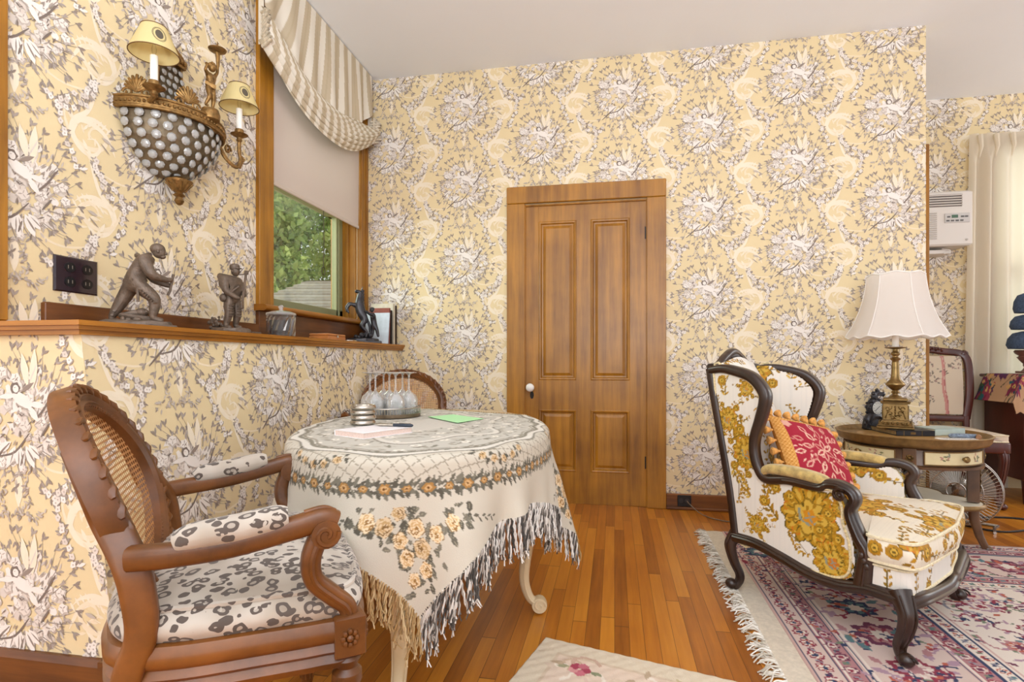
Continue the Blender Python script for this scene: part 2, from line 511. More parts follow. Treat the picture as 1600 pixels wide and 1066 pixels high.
    for pts in ([(.14, -.0), (.10, -.06), (.06, -.10)], [(-.02, -.16), (-.07, -.205), (-.11, -.24)], [(.05, -.13), (.0, -.185), (-.06, -.2)], [(.12, -.10), (.09, -.14)], [(.03, -.19), (.02, -.225)]):
        rib(6, VDK, pts, lambda s: .003 + .004 * math.sin(PI * s), 4)
    for k in range(7):                            # big feathery leaves at the foot
        a = -2.5 + k * .3 + r.uniform(-.2, .2)
        out.append((5, PET[2], leafpts(.02 + .04 * math.cos(a), -.14 + .03 * math.sin(a), a, r.uniform(.05, .08), .026)))
        out.append((6, DRK[1], leafpts(.02 + .05 * math.cos(a), -.14 + .04 * math.sin(a), a + .15, .05, .004)))
    # winged cherub
    out.append((6, SCR, leafpts(.045, .0, 1.78, .105, .026))); out.append((6, SCR, leafpts(.06, -.01, 1.5, .125, .028)))
    for k in range(4): out.append((7, PET[3], leafpts(.05 + .006 * k, .01 + .012 * k, 1.3, .03, .003)))
    out.append((6, PET[2], blobpts(.025, -.035, .038, .018, -.5, 12))); out.append((6, PET[2], leafpts(.01, -.02, PI + .1, .075, .016)))
    out.append((6, PET[2], leafpts(.045, -.05, -.9, .06, .022))); out.append((6, PET[2], leafpts(.05, -.045, -.1, .055, .02)))
    out.append((7, GRY[1], leafpts(.0, -.045, -.4, .06, .005))); out.append((7, GRY[1], leafpts(.04, -.065, -1.0, .045, .004)))
    out.append((6, VDK, blobpts(0, 0, .0175, .017, 0, 11, 6, .12))); out.append((7, PET[2], blobpts(.002, -.002, .0105, .0118, .3, 9)))
    out.append((8, DRK[0], leafpts(-.004, .001, .2, .006, .002)))
    out.append((6, DRK[1], leafpts(.02, -.012, .55, .055, .014)))
    # trailing sprigs under the bouquet
    for mx in (1, -1):
        for P in (catmull([(0.01, -.245, 0), (mx * .035, -.29, 0), (mx * .05, -.33, 0), (mx * .03, -.365, 0)], 4), catmull([(0.01, -.36, 0), (mx * .05, -.375, 0), (mx * .1, -.365, 0)], 5)):
            for p in P:
                for _ in range(2):
                    out.append((3, r.choice(GRY + DRK), leafpts(p[0] + r.uniform(-.01, .01), p[1] + r.uniform(-.008, .008), r.uniform(0, 6.28), r.uniform(.012, .022), .006)))
    out.append((0, SCR, leafpts(.01, -.35, PI / 2, .12, .03)))
    for mx in (1, -1):                            # little bird and branch
        out.append((4, PET[2], leafpts(mx * .21, .03, .3, .035, .012))); out.append((5, DRK[0], leafpts(mx * .22, .035, .9, .022, .006)))
        out.append((5, DRK[0], leafpts(mx * .245, -.12, -.7, .05, .005))); out.append((5, GRY[0], leafpts(mx * .24, -.10, -.3, .04, .012)))
    return out

TILE = [(i, c, p) for i, (l, c, p) in enumerate(sorted(tile_polys(), key=lambda q: q[0]))]
REP = .533

def clip_rect(poly, r):
    x0, x1, y0, y1 = r
    for ax, lim, sg in ((0, x0, 1), (0, x1, -1), (1, y0, 1), (1, y1, -1)):
        if not poly: return poly
        o = []
        for i in range(len(poly)):
            p, q = poly[i - 1], poly[i]
            a, b = (p[ax] - lim) * sg, (q[ax] - lim) * sg
            if (a >= 0) != (b >= 0):
                t = a / (a - b); o.append((p[0] + (q[0] - p[0]) * t, p[1] + (q[1] - p[1]) * t))
            if b >= 0: o.append(q)
        poly = o
    return poly

def hang_paper(mb, rects, u0, v0, fn, m=1, flip=False):
    """print the repeat on a wall; fn(u, v, lift) gives the point on the wall"""
    U0, U1 = min(r[0] for r in rects), max(r[1] for r in rects)
    V0, V1 = min(r[2] for r in rects), max(r[3] for r in rects)
    for k in range(int((U0 - u0) / REP) - 2, int((U1 - u0) / REP) + 3):
        for j in range(int((V0 - v0) / REP) - 3, int((V1 - v0) / REP) + 3):
            du, dv = u0 + k * REP, v0 + j * REP + (REP / 2 if k % 2 else 0)
            for r in rects:
                if du + .45 < r[0] or du - .45 > r[1] or dv + .3 < r[2] or dv - .45 > r[3]: continue
                full = r[0] + .42 < du < r[1] - .42 and r[2] + .4 < dv < r[3] - .26
                for lay, col, P in TILE:
                    Q = [(x + du, y + dv) for x, y in P]
                    if not full:
                        Q = clip_rect(Q, r)
                        if len(Q) < 3: continue
                    z = .0003 + 1.5e-6 * lay
                    A = sum(Q[i - 1][0] * Q[i][1] - Q[i][0] * Q[i - 1][1] for i in range(len(Q)))
                    if abs(A) < 1e-7: continue
                    if (A > 0) == flip: Q = Q[::-1]
                    mb.add([fn(x, y, z) for x, y in Q], [tuple(range(len(Q)))], m, col)

M_PAPER = mat('wallpaper_ground', '#E6D2A6', .8, 0, .025, 3)
CEIL = 2.96
YB = 3.69          # back wall
XL = -1.76         # upper left wall
# ---------------------------------------------------------------- floor
def floor_mat():
    m, nt, b = newmat('narrow_oak_boards')
    N, Lk = nt.nodes.new, nt.links.new
    tc = N('ShaderNodeTexCoord'); sp = N('ShaderNodeSeparateXYZ'); Lk(tc.outputs['Object'], sp.inputs[0])
    def math_(op, a, b_=None):
        n = N('ShaderNodeMath'); n.operation = op
        for i, x in enumerate((a, b_)):
            if x is None: continue
            if isinstance(x, (int, float)): n.inputs[i].default_value = x
            else: Lk(x, n.inputs[i])
        return n.outputs[0]
    wv = .05
    xs = math_('DIVIDE', sp.outputs['X'], wv); row = math_('FLOOR', xs); fx = math_('FRACT', xs)
    wn = N('ShaderNodeTexWhiteNoise'); wn.noise_dimensions = '1D'; Lk(row, wn.inputs['W'])
    ys = math_('ADD', math_('DIVIDE', sp.outputs['Y'], 1.15), math_('MULTIPLY', wn.outputs['Value'], 7.3)); seg = math_('FLOOR', ys); fy = math_('FRACT', ys)
    cb = N('ShaderNodeCombineXYZ'); Lk(row, cb.inputs[0]); Lk(seg, cb.inputs[1])
    w2 = N('ShaderNodeTexWhiteNoise'); w2.noise_dimensions = '2D'; Lk(cb.outputs[0], w2.inputs['Vector'])
    mp = N('ShaderNodeMapping'); mp.inputs['Scale'].default_value = (1, .055, 1); Lk(tc.outputs['Object'], mp.inputs['Vector'])
    ns = N('ShaderNodeTexNoise'); ns.inputs['Scale'].default_value = 60; ns.inputs['Detail'].default_value = 6; Lk(mp.outputs[0], ns.inputs['Vector'])
    nb = N('ShaderNodeTexNoise'); nb.inputs['Scale'].default_value = 2.2; nb.inputs['Detail'].default_value = 4; Lk(tc.outputs['Object'], nb.inputs['Vector'])
    f = math_('ADD', math_('ADD', math_('MULTIPLY', w2.outputs['Value'], .42), math_('MULTIPLY', ns.outputs['Fac'], .4)), math_('MULTIPLY', nb.outputs['Fac'], .35))
    r = N('ShaderNodeValToRGB'); e = r.color_ramp.elements
    e[0].position = .25; e[0].color = (*lin('#7E430D'), 1); e[1].position = .95; e[1].color = (*lin('#D9922F'), 1)
    x = e.new(.55); x.color = (*lin('#B56C1A'), 1)
    Lk(f, r.inputs[0])
    g1 = math_('LESS_THAN', fx, .035); g2 = math_('LESS_THAN', fy, .0035); g = math_('MAXIMUM', g1, g2)
    mx = N('ShaderNodeMix'); mx.data_type = 'RGBA'; Lk(math_('MULTIPLY', g, .75), mx.inputs[0]); Lk(r.outputs[0], mx.inputs[6]); mx.inputs[7].default_value = (*lin('#3A1C0A'), 1)
    Lk(mx.outputs[2], b.inputs['Base Color'])
    b.inputs['Roughness'].default_value = .34; b.inputs['Coat Weight'].default_value = .14; b.inputs['Coat Roughness'].default_value = .25
    bp = N('ShaderNodeBump'); bp.inputs['Strength'].default_value = .3; bp.inputs['Distance'].default_value = .002; bp.invert = True
    Lk(g, bp.inputs['Height']); Lk(bp.outputs[0], b.inputs['Normal'])
    return m
M_FLOOR = floor_mat()
struct(MB().box(-4, 5, -3, 5, -.06, 0).build('floor', M_FLOOR, smooth=False))
struct(MB().box(-4, 5, -3, 5, CEIL, CEIL + .08).build('ceiling', mat('ceiling_paint', '#EFF2F6', .9, 0, .01, 2), smooth=False))

# ---------------------------------------------------------------- walls
DX0, DX1, DZ = -.602, .215, 2.01
mb = MB()
mb.box(XL, DX0, YB, YB + .16, 0, CEIL).box(DX1, 1.83, YB, YB + .16, 0, CEIL).box(DX0, DX1, YB, YB + .16, DZ, CEIL)
hang_paper(mb, [(XL, DX0 - .05, 0, CEIL), (DX1 + .05, 1.83, 0, CEIL), (DX0 - .05, DX1 + .05, DZ + .05, CEIL)], .03, 2.785 - 4 * REP, lambda u, v, k: (u, YB - k, v))
struct(mb.build('wall_back', [M_PAPER, M_VCOL], smooth=False))

WY0, WY1, WZ0, WZ1 = 2.585, 3.575, 1.245, 2.82
mb = MB()
Y0 = 1.315
mb.box(XL - .2, XL, Y0, WY0, 1.0, CEIL).box(XL - .2, XL, WY1, YB, 1.0, CEIL).box(XL - .2, XL, WY0, WY1, 1.0, WZ0).box(XL - .2, XL, WY0, WY1, WZ1, CEIL)
hang_paper(mb, [(Y0, WY0 - .06, 1.06, CEIL), (WY1 + .06, YB, 1.06, CEIL)], 2.40, 2.63 - 3 * REP, lambda u, v, k: (XL + k, u, v))
struct(mb.build('wall_left', [M_PAPER, M_VCOL], smooth=False))

# low battered wall that carries the ledge
LT = 1.04
xt, xb = -1.485, -1.355
fx = lambda z: xb + (xt - xb) * z / LT
mb = MB()
pr = [(-3.4, 0), (xb, 0), (xt, LT), (-3.4, LT)]
mb.prism(pr, lambda u, v, k: (u, 1.31 + k, v), YB - 1.31)
hang_paper(mb, [(1.31, YB, 0, LT)], 1.637, .642 - REP, lambda u, v, k: (fx(v) + k, u, v))
def endfn(u, v, k): return (min(u, fx(v)), 1.31 - k, v)
hang_paper(mb, [(-3.4, xb, 0, LT)], -1.708, .34 - REP, endfn)
struct(mb.build('wall_left_low', [M_PAPER, M_VCOL], smooth=False))

mb = MB()
mb.box(1.2, 2.78, 4.755, 4.9, 0, CEIL).box(3.95, 4.6, 4.755, 4.9, 0, CEIL).box(2.78, 3.95, 4.755, 4.9, 2.55, CEIL).box(2.78, 3.95, 4.755, 4.9, 0, .75)
hang_paper(mb, [(1.6, 2.78, 0, CEIL), (2.78, 3.6, 2.55, CEIL)], 2.39, 2.45 - 3 * REP, lambda u, v, k: (u, 4.755 - k, v))
struct(mb.build('wall_far', [M_PAPER, M_VCOL], smooth=False))

# ---------------------------------------------------------------- ledge board, skirtings and strips
def moulding(path, sec, name, m):
    o = MB().sweep(path, sec, (0, 0, 1)).build(name, m, smooth=True, angle=25)
    return struct(o)
lp = [(0, 0), (0, .026), (-.006, .03), (-.06, .03)]
mb = MB()
mb.prism([(-3.4, 1.285), (xt + .022, 1.285), (xt + .022, YB), (-3.4, YB)], lambda u, v, k: (u, v, LT + k), .012)
mb.prism([(-3.4, 1.278), (xt + .03, 1.278), (xt + .03, YB), (-3.4, YB)], lambda u, v, k: (u, v, LT + .012 + k), .014)
mb.prism([(-3.4, 1.293), (xt + .014, 1.293), (xt + .014, YB), (-3.4, YB)], lambda u, v, k: (u, v, LT - .014 + k), .014)
struct(mb.build('trim_1', M_OAKH, smooth=False))
LEDGE = LT + .026

mb = MB()
mb.box(XL, XL + .02, 1.42, 2.47, LEDGE, 1.137, bev=.004)
struct(mb.build('baseboard_left', M_OAKDARK, smooth=False))
mb = MB()
mb.box(DX1 + .112, 1.835, YB - .02, YB, 0, .1, bev=.006).box(DX1 + .112, 1.835, YB - .034, YB - .02, 0, .018, bev=.005)
mb.box(-1.40, DX0 - .112, YB - .02, YB, 0, .1, bev=.006)
struct(mb.build('baseboard_back', M_OAKDARK, smooth=False))
mb = MB()
mb.prism([(xb + .022, 0), (xb + .018, .1), (xb + .008, .118), (xb - .05, .118), (xb - .05, 0)], lambda u, v, k: (u, 1.288 + k, v), YB - 1.30)
mb.prism([(1.288, 0), (1.29, .1), (1.298, .118), (1.33, .118), (1.33, 0)], lambda u, v, k: (xb + .018 - k, u, v), 2.0)
struct(mb.build('baseboard_left_low', M_OAKDARK, smooth=False))
struct(MB().box(1.83, 1.848, YB - .004, YB + .165, .1, 2.25, bev=.004).build('trim_2', M_OAK, smooth=False))
struct(MB().box(XL - .2, XL + .02, Y0 - .03, Y0, 1.066, CEIL, bev=.006).build('trim_3', M_OAK, smooth=False))
struct(MB().box(1.2, 2.9, 4.735, 4.755, 0, .12, bev=.006).build('baseboard_far', mat('cream_paint', '#D8CDBB', .5), smooth=False))

# ---------------------------------------------------------------- door
door = struct(bpy.data.objects.new('door_1', None)); COL.objects.link(door); door.location = ((DX0 + DX1) / 2, YB, 0)
dx = door.location.x
mb = MB()
xa, xc = DX0 - dx, DX1 - dx
mb.box(xa - .115, xa + .008, -.026, .0, 0, DZ + .005, bev=.004).box(xc - .008, xc + .112, -.026, 0, 0, DZ + .005, bev=.004)
mb.box(xa - .115, xc + .112, -.03, 0, DZ + .005, DZ + .118, bev=.004)
mb.box(xa - .001, xa + .012, -.012, .1, 0, DZ, bev=.003).box(xc - .012, xc + .001, -.012, .1, 0, DZ, bev=.003).box(xa, xc, -.012, .1, DZ - .012, DZ, bev=.003)
mb.build('casing', M_OAK, door, smooth=False)
px = (-.503, -.249, -.155, .099); pz = ((.213, .627), (.825, 1.894))
px = [p - dx for p in px]
leaf = MB(); y0, y1 = .004, .04
L0, L1 = xa + .006, xc - .006
leaf.box(L0, px[0], y0, y1, .001, DZ - .008, bev=.002).box(px[3], L1, y0, y1, .001, DZ - .008, bev=.002).box(px[1], px[2], y0, y1, .2, 1.9, bev=.002)
for z0, z1 in ((.001, pz[0][0]), (pz[0][1], pz[1][0]), (pz[1][1], DZ - .008)): leaf.box(px[0], px[3], y0 + .0004, y1, z0, z1)
leaf.build('leaf', M_OAK, door, smooth=False)
for z0, z1 in pz:
    for a, c in ((px[0], px[1]), (px[2], px[3])):
        mb = MB()
        R = []
        for inset, y in ((0, .004), (.006, .001), (.014, .003), (.02, .016), (.03, .017), (.048, .010), (.056, .010)):
            R.append([(a + inset, y, z0 + inset), (c - inset, y, z0 + inset), (c - inset, y, z1 - inset), (a + inset, y, z1 - inset)])
        mb.loft(R, False, True)
        mb.build('panel', M_OAK, door, smooth=False)
kx, kz = -.555 - dx, .775
k = MB().lathe([(.006, 0), (.012, .0), (.012, .02), (.02, .028), (.027, .04), (.029, .05), (.026, .06), (.016, .067), (.004, .069)], n=20, M=Matrix.Translation((kx, .004, kz)) @ Matrix.Rotation(PI / 2, 4, 'X')).build('knob', mat('white_porcelain', '#EDEAE4', .12, coat=.6), door)
k['label'] = 'white porcelain door knob'
e = MB().prism([p for p in blobpts(0, 0, .013, .026, 0, 14)], lambda u, v, q: (kx + .006 + u, .004 - q, kz - .052 + v), .004)
e.prism(blobpts(0, .004, .004, .004), lambda u, v, q: (kx + .006 + u, .0 - q, kz - .052 + v), .001)
e.build('keyhole_plate', M_IRON, door, smooth=False)['label'] = 'black iron keyhole plate'
for hz in (1.79, .29):
    h = MB().tube([(xc - .004, -.006, hz - .045), (xc - .004, -.006, hz + .045)], .007, 8).ball((xc - .004, -.006, hz + .05), .008).ball((xc - .004, -.006, hz - .05), .008).box(xc - .02, xc + .01, -.001, .004, hz - .04, hz + .04)
    h.build('hinge', M_IRON, door)

# ---------------------------------------------------------------- window by the ledge
win = struct(bpy.data.objects.new('window_1', None)); COL.objects.link(win); win.location = (XL, (WY0 + WY1) / 2, WZ0)
wy = win.location.y
M_SASH = mat('olive_sash', '#8E8F68', .45)
mb = MB()
h = WZ1 - WZ0
a, c = WY0 - wy, WY1 - wy
mb.box(0, .024, a - .118, a, -.02, h + .1, bev=.005).box(0, .024, c, c + .113, -.02, h + .1, bev=.005).box(0, .028, a - .118, c + .113, h, h + .1, bev=.005)
mb.box(.0, .034, c - .0015, c + .02, -.019, h - .002, bev=.005).box(.0, .03, c + .085, c + .1145, -.019, h - .002, bev=.005)
mb.build('casing', M_OAK, win, smooth=False)
mb = MB()
mb.box(-.19, -.005, a, a + .02, 0, h, bev=.003).box(-.19, -.005, c - .02, c, 0, h, bev=.003).box(-.19, -.005, a, c, h - .02, h).box(-.07, -.05, c - .035, c - .02, 0, h, bev=.002)
mb.build('jamb', M_OAK, win, smooth=False)
mb = MB()
mb.sweep([(.02, a - .13, -.025), (.02, c + .113, -.025)], [(-.016, -.045)] + [(.016 * math.sin(t), .035 + .016 * math.cos(t)) for t in (-1.57, -1, -.5, 0, .5, 1, 1.57)][::1] + [(.016, -.045)], (0, 0, 1))
mb.box(-.19, .0, a, c, -.03, .0)
mb.build('stool', M_OAKH, win, smooth=True)
mb = MB().box(0, .022, a - .118, c + .113, -.165, -.04, bev=.004).box(.0, .03, a - .118, c + .113, -.178, -.165, bev=.003)
mb.build('apron', M_OAKDARK, win, smooth=False)
mb = MB()
for x0, z0, z1 in ((-.13, 0, .73), (-.17, .69, h)):
    mb.box(x0, x0 + .035, a + .02, a + .1, z0, z1, bev=.003).box(x0, x0 + .035, c - .115, c - .03, z0, z1, bev=.003)
    mb.box(x0, x0 + .035, a + .02, c - .03, z0, z0 + .055, bev=.003).box(x0, x0 + .035, a + .02, c - .03, z1 - .05, z1, bev=.003)
    mb.box(x0 + .035, x0 + .045, c - .1, c - .085, z0, z1, bev=.002)
mb.build('sash', M_SASH, win, smooth=False)
MB().box(-.118, -.114, a + .1, c - .115, .05, .69).build('pane', M_PANE, win, smooth=False)
MB().box(-.158, -.154, a + .1, c - .115, .74, h - .05).build('pane', M_PANE, win, smooth=False)

# window behind the long curtain in the alcove
w2 = struct(bpy.data.objects.new('window_2', None)); COL.objects.link(w2); w2.location = (3.36, 4.755, .75)
mb = MB()
for x0, x1, z0, z1 in ((-.62, -.52, -.05, 1.85), (.52, .62, -.05, 1.85), (-.621, .621, 1.75, 1.851), (-.621, .621, -.06, .03), (-.52, .52, .86, .91)):
    mb.box(x0, x1, -.02 - .002 * (x1 - x0 > .5), .06 + .002 * (x1 - x0 > .5), z0, z1, bev=.004)
mb.build('frame', M_OAK, w2, smooth=False)
MB().box(-.52, .52, .03, .034, .03, 1.75).build('pane', M_PANE, w2, smooth=False)

# ---------------------------------------------------------------- outside the window
struct(MB().box(-40, -2.2, -2, 40, -1.0, -.9).build('lawn', mat('grass', '#5E7A34', .9, 0, .3, 3), smooth=False))
M_LEAF = [mat('leaf_light', '#C3D07A', .7, 0, .3, 2), mat('leaf_mid', '#A3B864', .7, 0, .3, 2), mat('leaf_deep', '#86A055', .7, 0, .3, 2)]
M_BARK = mat('bark', '#5A4A38', .9, 0, .3, 20, .5, 30)
def tree(loc, H, Rw, seed, label, order):
    r = random.Random(seed)
    t = thing('leafy_tree', label, 'tree', loc, 0)
    MB().tube([(0, 0, 0), (.1, 0, H * .3), (-.05, .1, H * .62)], lambda s: .22 * (1 - .7 * s), 9).build('trunk', M_BARK, t)
    mb = MB()
    cl = [(r.gauss(0, Rw * .3), r.gauss(0, Rw * .3), r.uniform(H * .12, H * .95), r.uniform(.5, 1) * Rw * .55) for _ in range(34)]
    for _ in range(15000):
        c = r.choice(cl); d = Vector((r.gauss(0, 1), r.gauss(0, 1), r.gauss(0, 1))).normalized() * c[3] * r.uniform(.6, 1.05)
        p = Vector(c[:3]) + d; s = r.uniform(.06, .14)
        u = Vector((r.gauss(0, 1), r.gauss(0, 1), r.gauss(0, 1))).normalized(); w = u.orthogonal().normalized()
        mb.add([p - u * s, p + w * s * .45, p + u * s, p - w * s * .45], [(0, 1, 2, 3)], r.choice(order))
    f = mb.build('foliage', M_LEAF, t, smooth=False); f['kind'] = 'stuff'
tree((*gp(-6.0, 12.2), -.9), 6.6, 1.5, 1, 'leafy green tree filling the left side of the lower window pane', (0, 1, 1, 2))
tree((*gp(-3.2, 14.6), -.9), 7.0, 1.6, 2, 'pale green tree just behind the shingled shed roof outside the window', (0, 0, 1))
tree((*gp(-7.6, 19.5), -.9), 11.5, 3.4, 3, 'tall dark tree farthest back outside the window by the ledge', (1, 2, 2))
shed = thing('garden_shed', 'pale shingled shed roof seen through the window above the ledge', 'shed', (*gp(-3.0, 8.6), -.9), YAW)
mb = MB(); mb.box(-.75, 1.9, -.9, .9, 0, 2.55); mb.build('wall', mat('shed_boards', '#CFC6B4', .8), shed, smooth=False)
mb = MB()
E = [(-1.0, -1.15, 2.48), (2.1, -1.15, 2.48), (2.1, 1.15, 2.48), (-1.0, 1.15, 2.48)]; Rg = [(-.18, 0, 3.1), (2.1, 0, 3.1)]
def course(p0, p1, q0, q1, n):
    for k in range(n):
        t0, t1 = k / n, (k + 1) / n
        A = [np.array(p0) + (np.array(q0) - np.array(p0)) * t for t in (t0, t1 + .02)]; B = [np.array(p1) + (np.array(q1) - np.array(p1)) * t for t in (t0, t1 + .02)]
        up = np.array([0, 0, .03])
        mb.add([A[0] + up, B[0] + up, B[1], A[1], A[0], B[0]], [(0, 1, 2, 3), (4, 5, 1, 0)], 0 if k % 2 else 1)
course(E[0], E[1], Rg[0], Rg[1], 11); course(E[3], E[0], Rg[0], Rg[0], 11); course(E[2], E[3], Rg[1], Rg[0], 11)
mb.build('shingle_roof', [mat('shingle', '#C9BFB2', .9, 0, .12, 14), mat('shingle_weathered', '#B7ACA0', .9, 0, .12, 14)], shed, smooth=False)
# ================================================================ brocade print
GOLD = [lin(c) for c in ('#B98A1F', '#A67A18', '#D0AA44', '#93701A')]
OCH, OLV, ORG, GBL, WHT = lin('#CC8A1E'), lin('#6A5512'), lin('#C8741C'), lin('#8E9484'), lin('#E6E0D6')
def big_flower(c, x, y, R, a=0, seed=0, core=None):
    r = random.Random(seed)
    c.blob(x, y, R * 1.0, OLV, n=64, lob=11, amp=.09, ph=a, a=a)
    c.blob(x, y, R * .95, GOLD[0], n=64, lob=11, amp=.09, ph=a, a=a)
    for k in range(11):
        t = a + 2 * PI * k / 11
        c.leaf(x + R * .45 * math.cos(t), y + R * .45 * math.sin(t), t, R * .5, R * .16, GOLD[2])
        c.leaf(x + R * .3 * math.cos(t + .28), y + R * .3 * math.sin(t + .28), t + .28, R * .55, R * .06, OLV)
    for k in range(11):
        t = a + 2 * PI * k / 11 + .28
        c.stroke([(x + R * (.78 + .14 * math.cos(q)) * math.cos(t + .2 * math.sin(q)), y + R * (.78 + .14 * math.cos(q)) * math.sin(t + .2 * math.sin(q))) for q in (-1.5, -.8, 0, .8, 1.5)], R * .045, OLV if k % 2 else ORG)
        c.leaf(x + R * .8 * math.cos(t), y + R * .8 * math.sin(t), t, R * .14, R * .09, GOLD[2])
    c.blob(x + R * .05, y - R * .1, R * .62, GOLD[3], n=48, lob=7, amp=.12, ph=a)
    c.blob(x + R * .05, y - R * .1, R * .55, GOLD[2], n=48, lob=7, amp=.12, ph=a)
    for k in range(26):
        t = r.uniform(0, 6.3); q = r.uniform(.12, .5) * R
        c.leaf(x + q * math.cos(t), y - R * .1 + q * math.sin(t), t + r.uniform(-.5, .5), R * r.uniform(.16, .3), R * r.uniform(.06, .11), r.choice([OCH, OLV, OLV, GOLD[1], GOLD[3], GOLD[2]]))
    c.stroke([(x - R * .35, y + R * .15), (x - R * .3, y - R * .2), (x, y - R * .35), (x + R * .3, y - R * .25)], R * .1, GBL)
    c.blob(x + R * .05, y - R * .08, R * .25, core or OCH, n=24, lob=5, amp=.2)
    for k in range(4): c.leaf(x + R * .05, y - R * .08, a + k * 1.57, R * .22, R * .07, GBL)
def small_flower(c, x, y, R, seed=0):
    for k in range(8):
        t = 2 * PI * k / 8 + seed
        c.blob(x + R * .62 * math.cos(t), y + R * .62 * math.sin(t), R * .42, GOLD[k % 2], n=14)
    c.blob(x, y, R * .55, OLV, n=16); c.blob(x, y, R * .45, GOLD[2], n=16); c.blob(x, y, R * .2, OLV, n=10)
def spray(c, x, y, a, L, n=7, seed=0):
    r = random.Random(seed + 5)
    for k in range(n):
        t = k / (n - 1)
        b = a + .35 * math.sin(3 * t + seed)
        px_, py_ = x + math.cos(b) * L * t, y + math.sin(b) * L * t
        for s in (-1, 1): c.leaf(px_, py_, b + s * r.uniform(.6, 1.2), L * .22 * (1.1 - .5 * t), L * .085, r.choice(GOLD))
    c.stroke([(x, y), (x + math.cos(a) * L * .5, y + math.sin(a) * L * .5), (x + math.cos(b) * L, y + math.sin(b) * L)], L * .03, OLV)
def bouquet(c, x, y, R, a=0, seed=0):
    r = random.Random(seed)
    for k in range(5): spray(c, x + .5 * R * math.cos(a + k * 1.3), y + .5 * R * math.sin(a + k * 1.3), a + k * 1.3, R * 1.0, 6, seed + k)
    big_flower(c, x, y, R * .72, a, seed)
    for k in range(7):
        t = a + .9 * k + r.uniform(-.2, .2)
        small_flower(c, x + R * .92 * math.cos(t), y + R * .92 * math.sin(t), R * r.uniform(.15, .22), seed + k)
def stripes(c, al=.5):
    r = random.Random(3); u = 0
    while u < c.w:
        w = r.uniform(.002, .005); c.poly([(u, 0), (u + w, 0), (u + w + .002, c.h), (u + .002, c.h)], lin('#DAD6CE'), al * r.uniform(.3, 1)); u += r.uniform(.006, .022)
CB = Canvas(.72, .72, .0018, WHT); stripes(CB); CB.wrap = True
for x, y, R, s in ((.16, .18, .13, 1), (.52, .15, .11, 2), (.34, .40, .13, 3), (.12, .55, .11, 4), (.58, .54, .13, 5)): bouquet(CB, x, y, R, s * 1.1, s)
for x, y, a, s in ((.34, .14, 1.2, 1), (.48, .33, .4, 2), (.22, .36, 2.5, 3), (.36, .62, 1.6, 4), (.03, .38, .2, 5)): spray(CB, x, y, a, .12, 8, s)

# ================================================================ winged armchair
WCL = gp(1.3226 - .045 * .766, 2.2204 - .045 * .643)
WC = thing('wing_armchair', 'winged armchair in white brocade with gold flowers and dark carved wood frame', 'armchair', (*WCL, .0106), math.radians(-39.47))
yS = lambda x: .215 + .15 * (x + .35) / .68
nw = lambda y: float(y - .045 * np.sign(y) * min(1, abs(y) / .1))
wing_in = [(-.405, .895), (-.309, .893), (-.234, .87), (-.184, .822), (-.177, .78), (-.195, .705), (-.22, .627), (-.216, .565), (-.195, .513), (-.157, .482)]
arm_in = [(-.041, .487), (.054, .486), (.109, .496), (.145, .453), (.151, .391), (.171, .334), (.176, .252), (.151, .206), (.076, .19), (-.041, .2), (-.171, .23), (-.287, .24)]
outl = [p[:2] for p in catmull([(a, b, 0) for a, b in wing_in + arm_in], 5, True)]
CS = Canvas(1.0, 1.0, .002, WHT); stripes(CS)
for (x, z, R, s, k) in ((.02, .39, .105, .4, 0), (.105, .25, .07, 2, 1)): big_flower(CS, x + .6, z, R, s, k, ORG if k else None)
for x, z, R, s in ((-.33, .70, .07, 1), (-.235, .575, .095, 2), (-.24, .83, .045, 3), (.14, .44, .05, 4), (-.19, .30, .05, 5)): bouquet(CS, x + .6, z, R, s, s)
for x, z, a, L, s in ((-.34, .80, 1.6, .1, 1), (-.10, .34, 2.3, .16, 2), (-.06, .31, -.6, .1, 3), (.07, .45, .9, .1, 4), (-.13, .43, 1.7, .1, 5), (.10, .36, -1.3, .12, 6), (-.30, .50, -1.2, .13, 7), (-.31, .62, .5, .1, 8), (-.22, .40, 2.4, .1, 9), (-.19, .76, -1, .1, 10)): spray(CS, x + .6, z, a, L, 9, s)
for x, z in ((-.11, .46), (-.16, .40), (.06, .345), (.09, .41), (-.27, .665), (-.05, .44), (.125, .33), (-.36, .86)): small_flower(CS, x + .6, z, .022, x * 9)
def inside_poly(X, Y, P):
    ins = np.zeros(X.shape, bool); n = len(P)
    for i in range(n):
        ax, ay = P[i]; bx, by = P[(i + 1) % n]
        if ay == by: continue
        ins ^= ((ay > Y) != (by > Y)) & (X < (bx - ax) * (Y - ay) / (by - ay) + ax)
    return ins
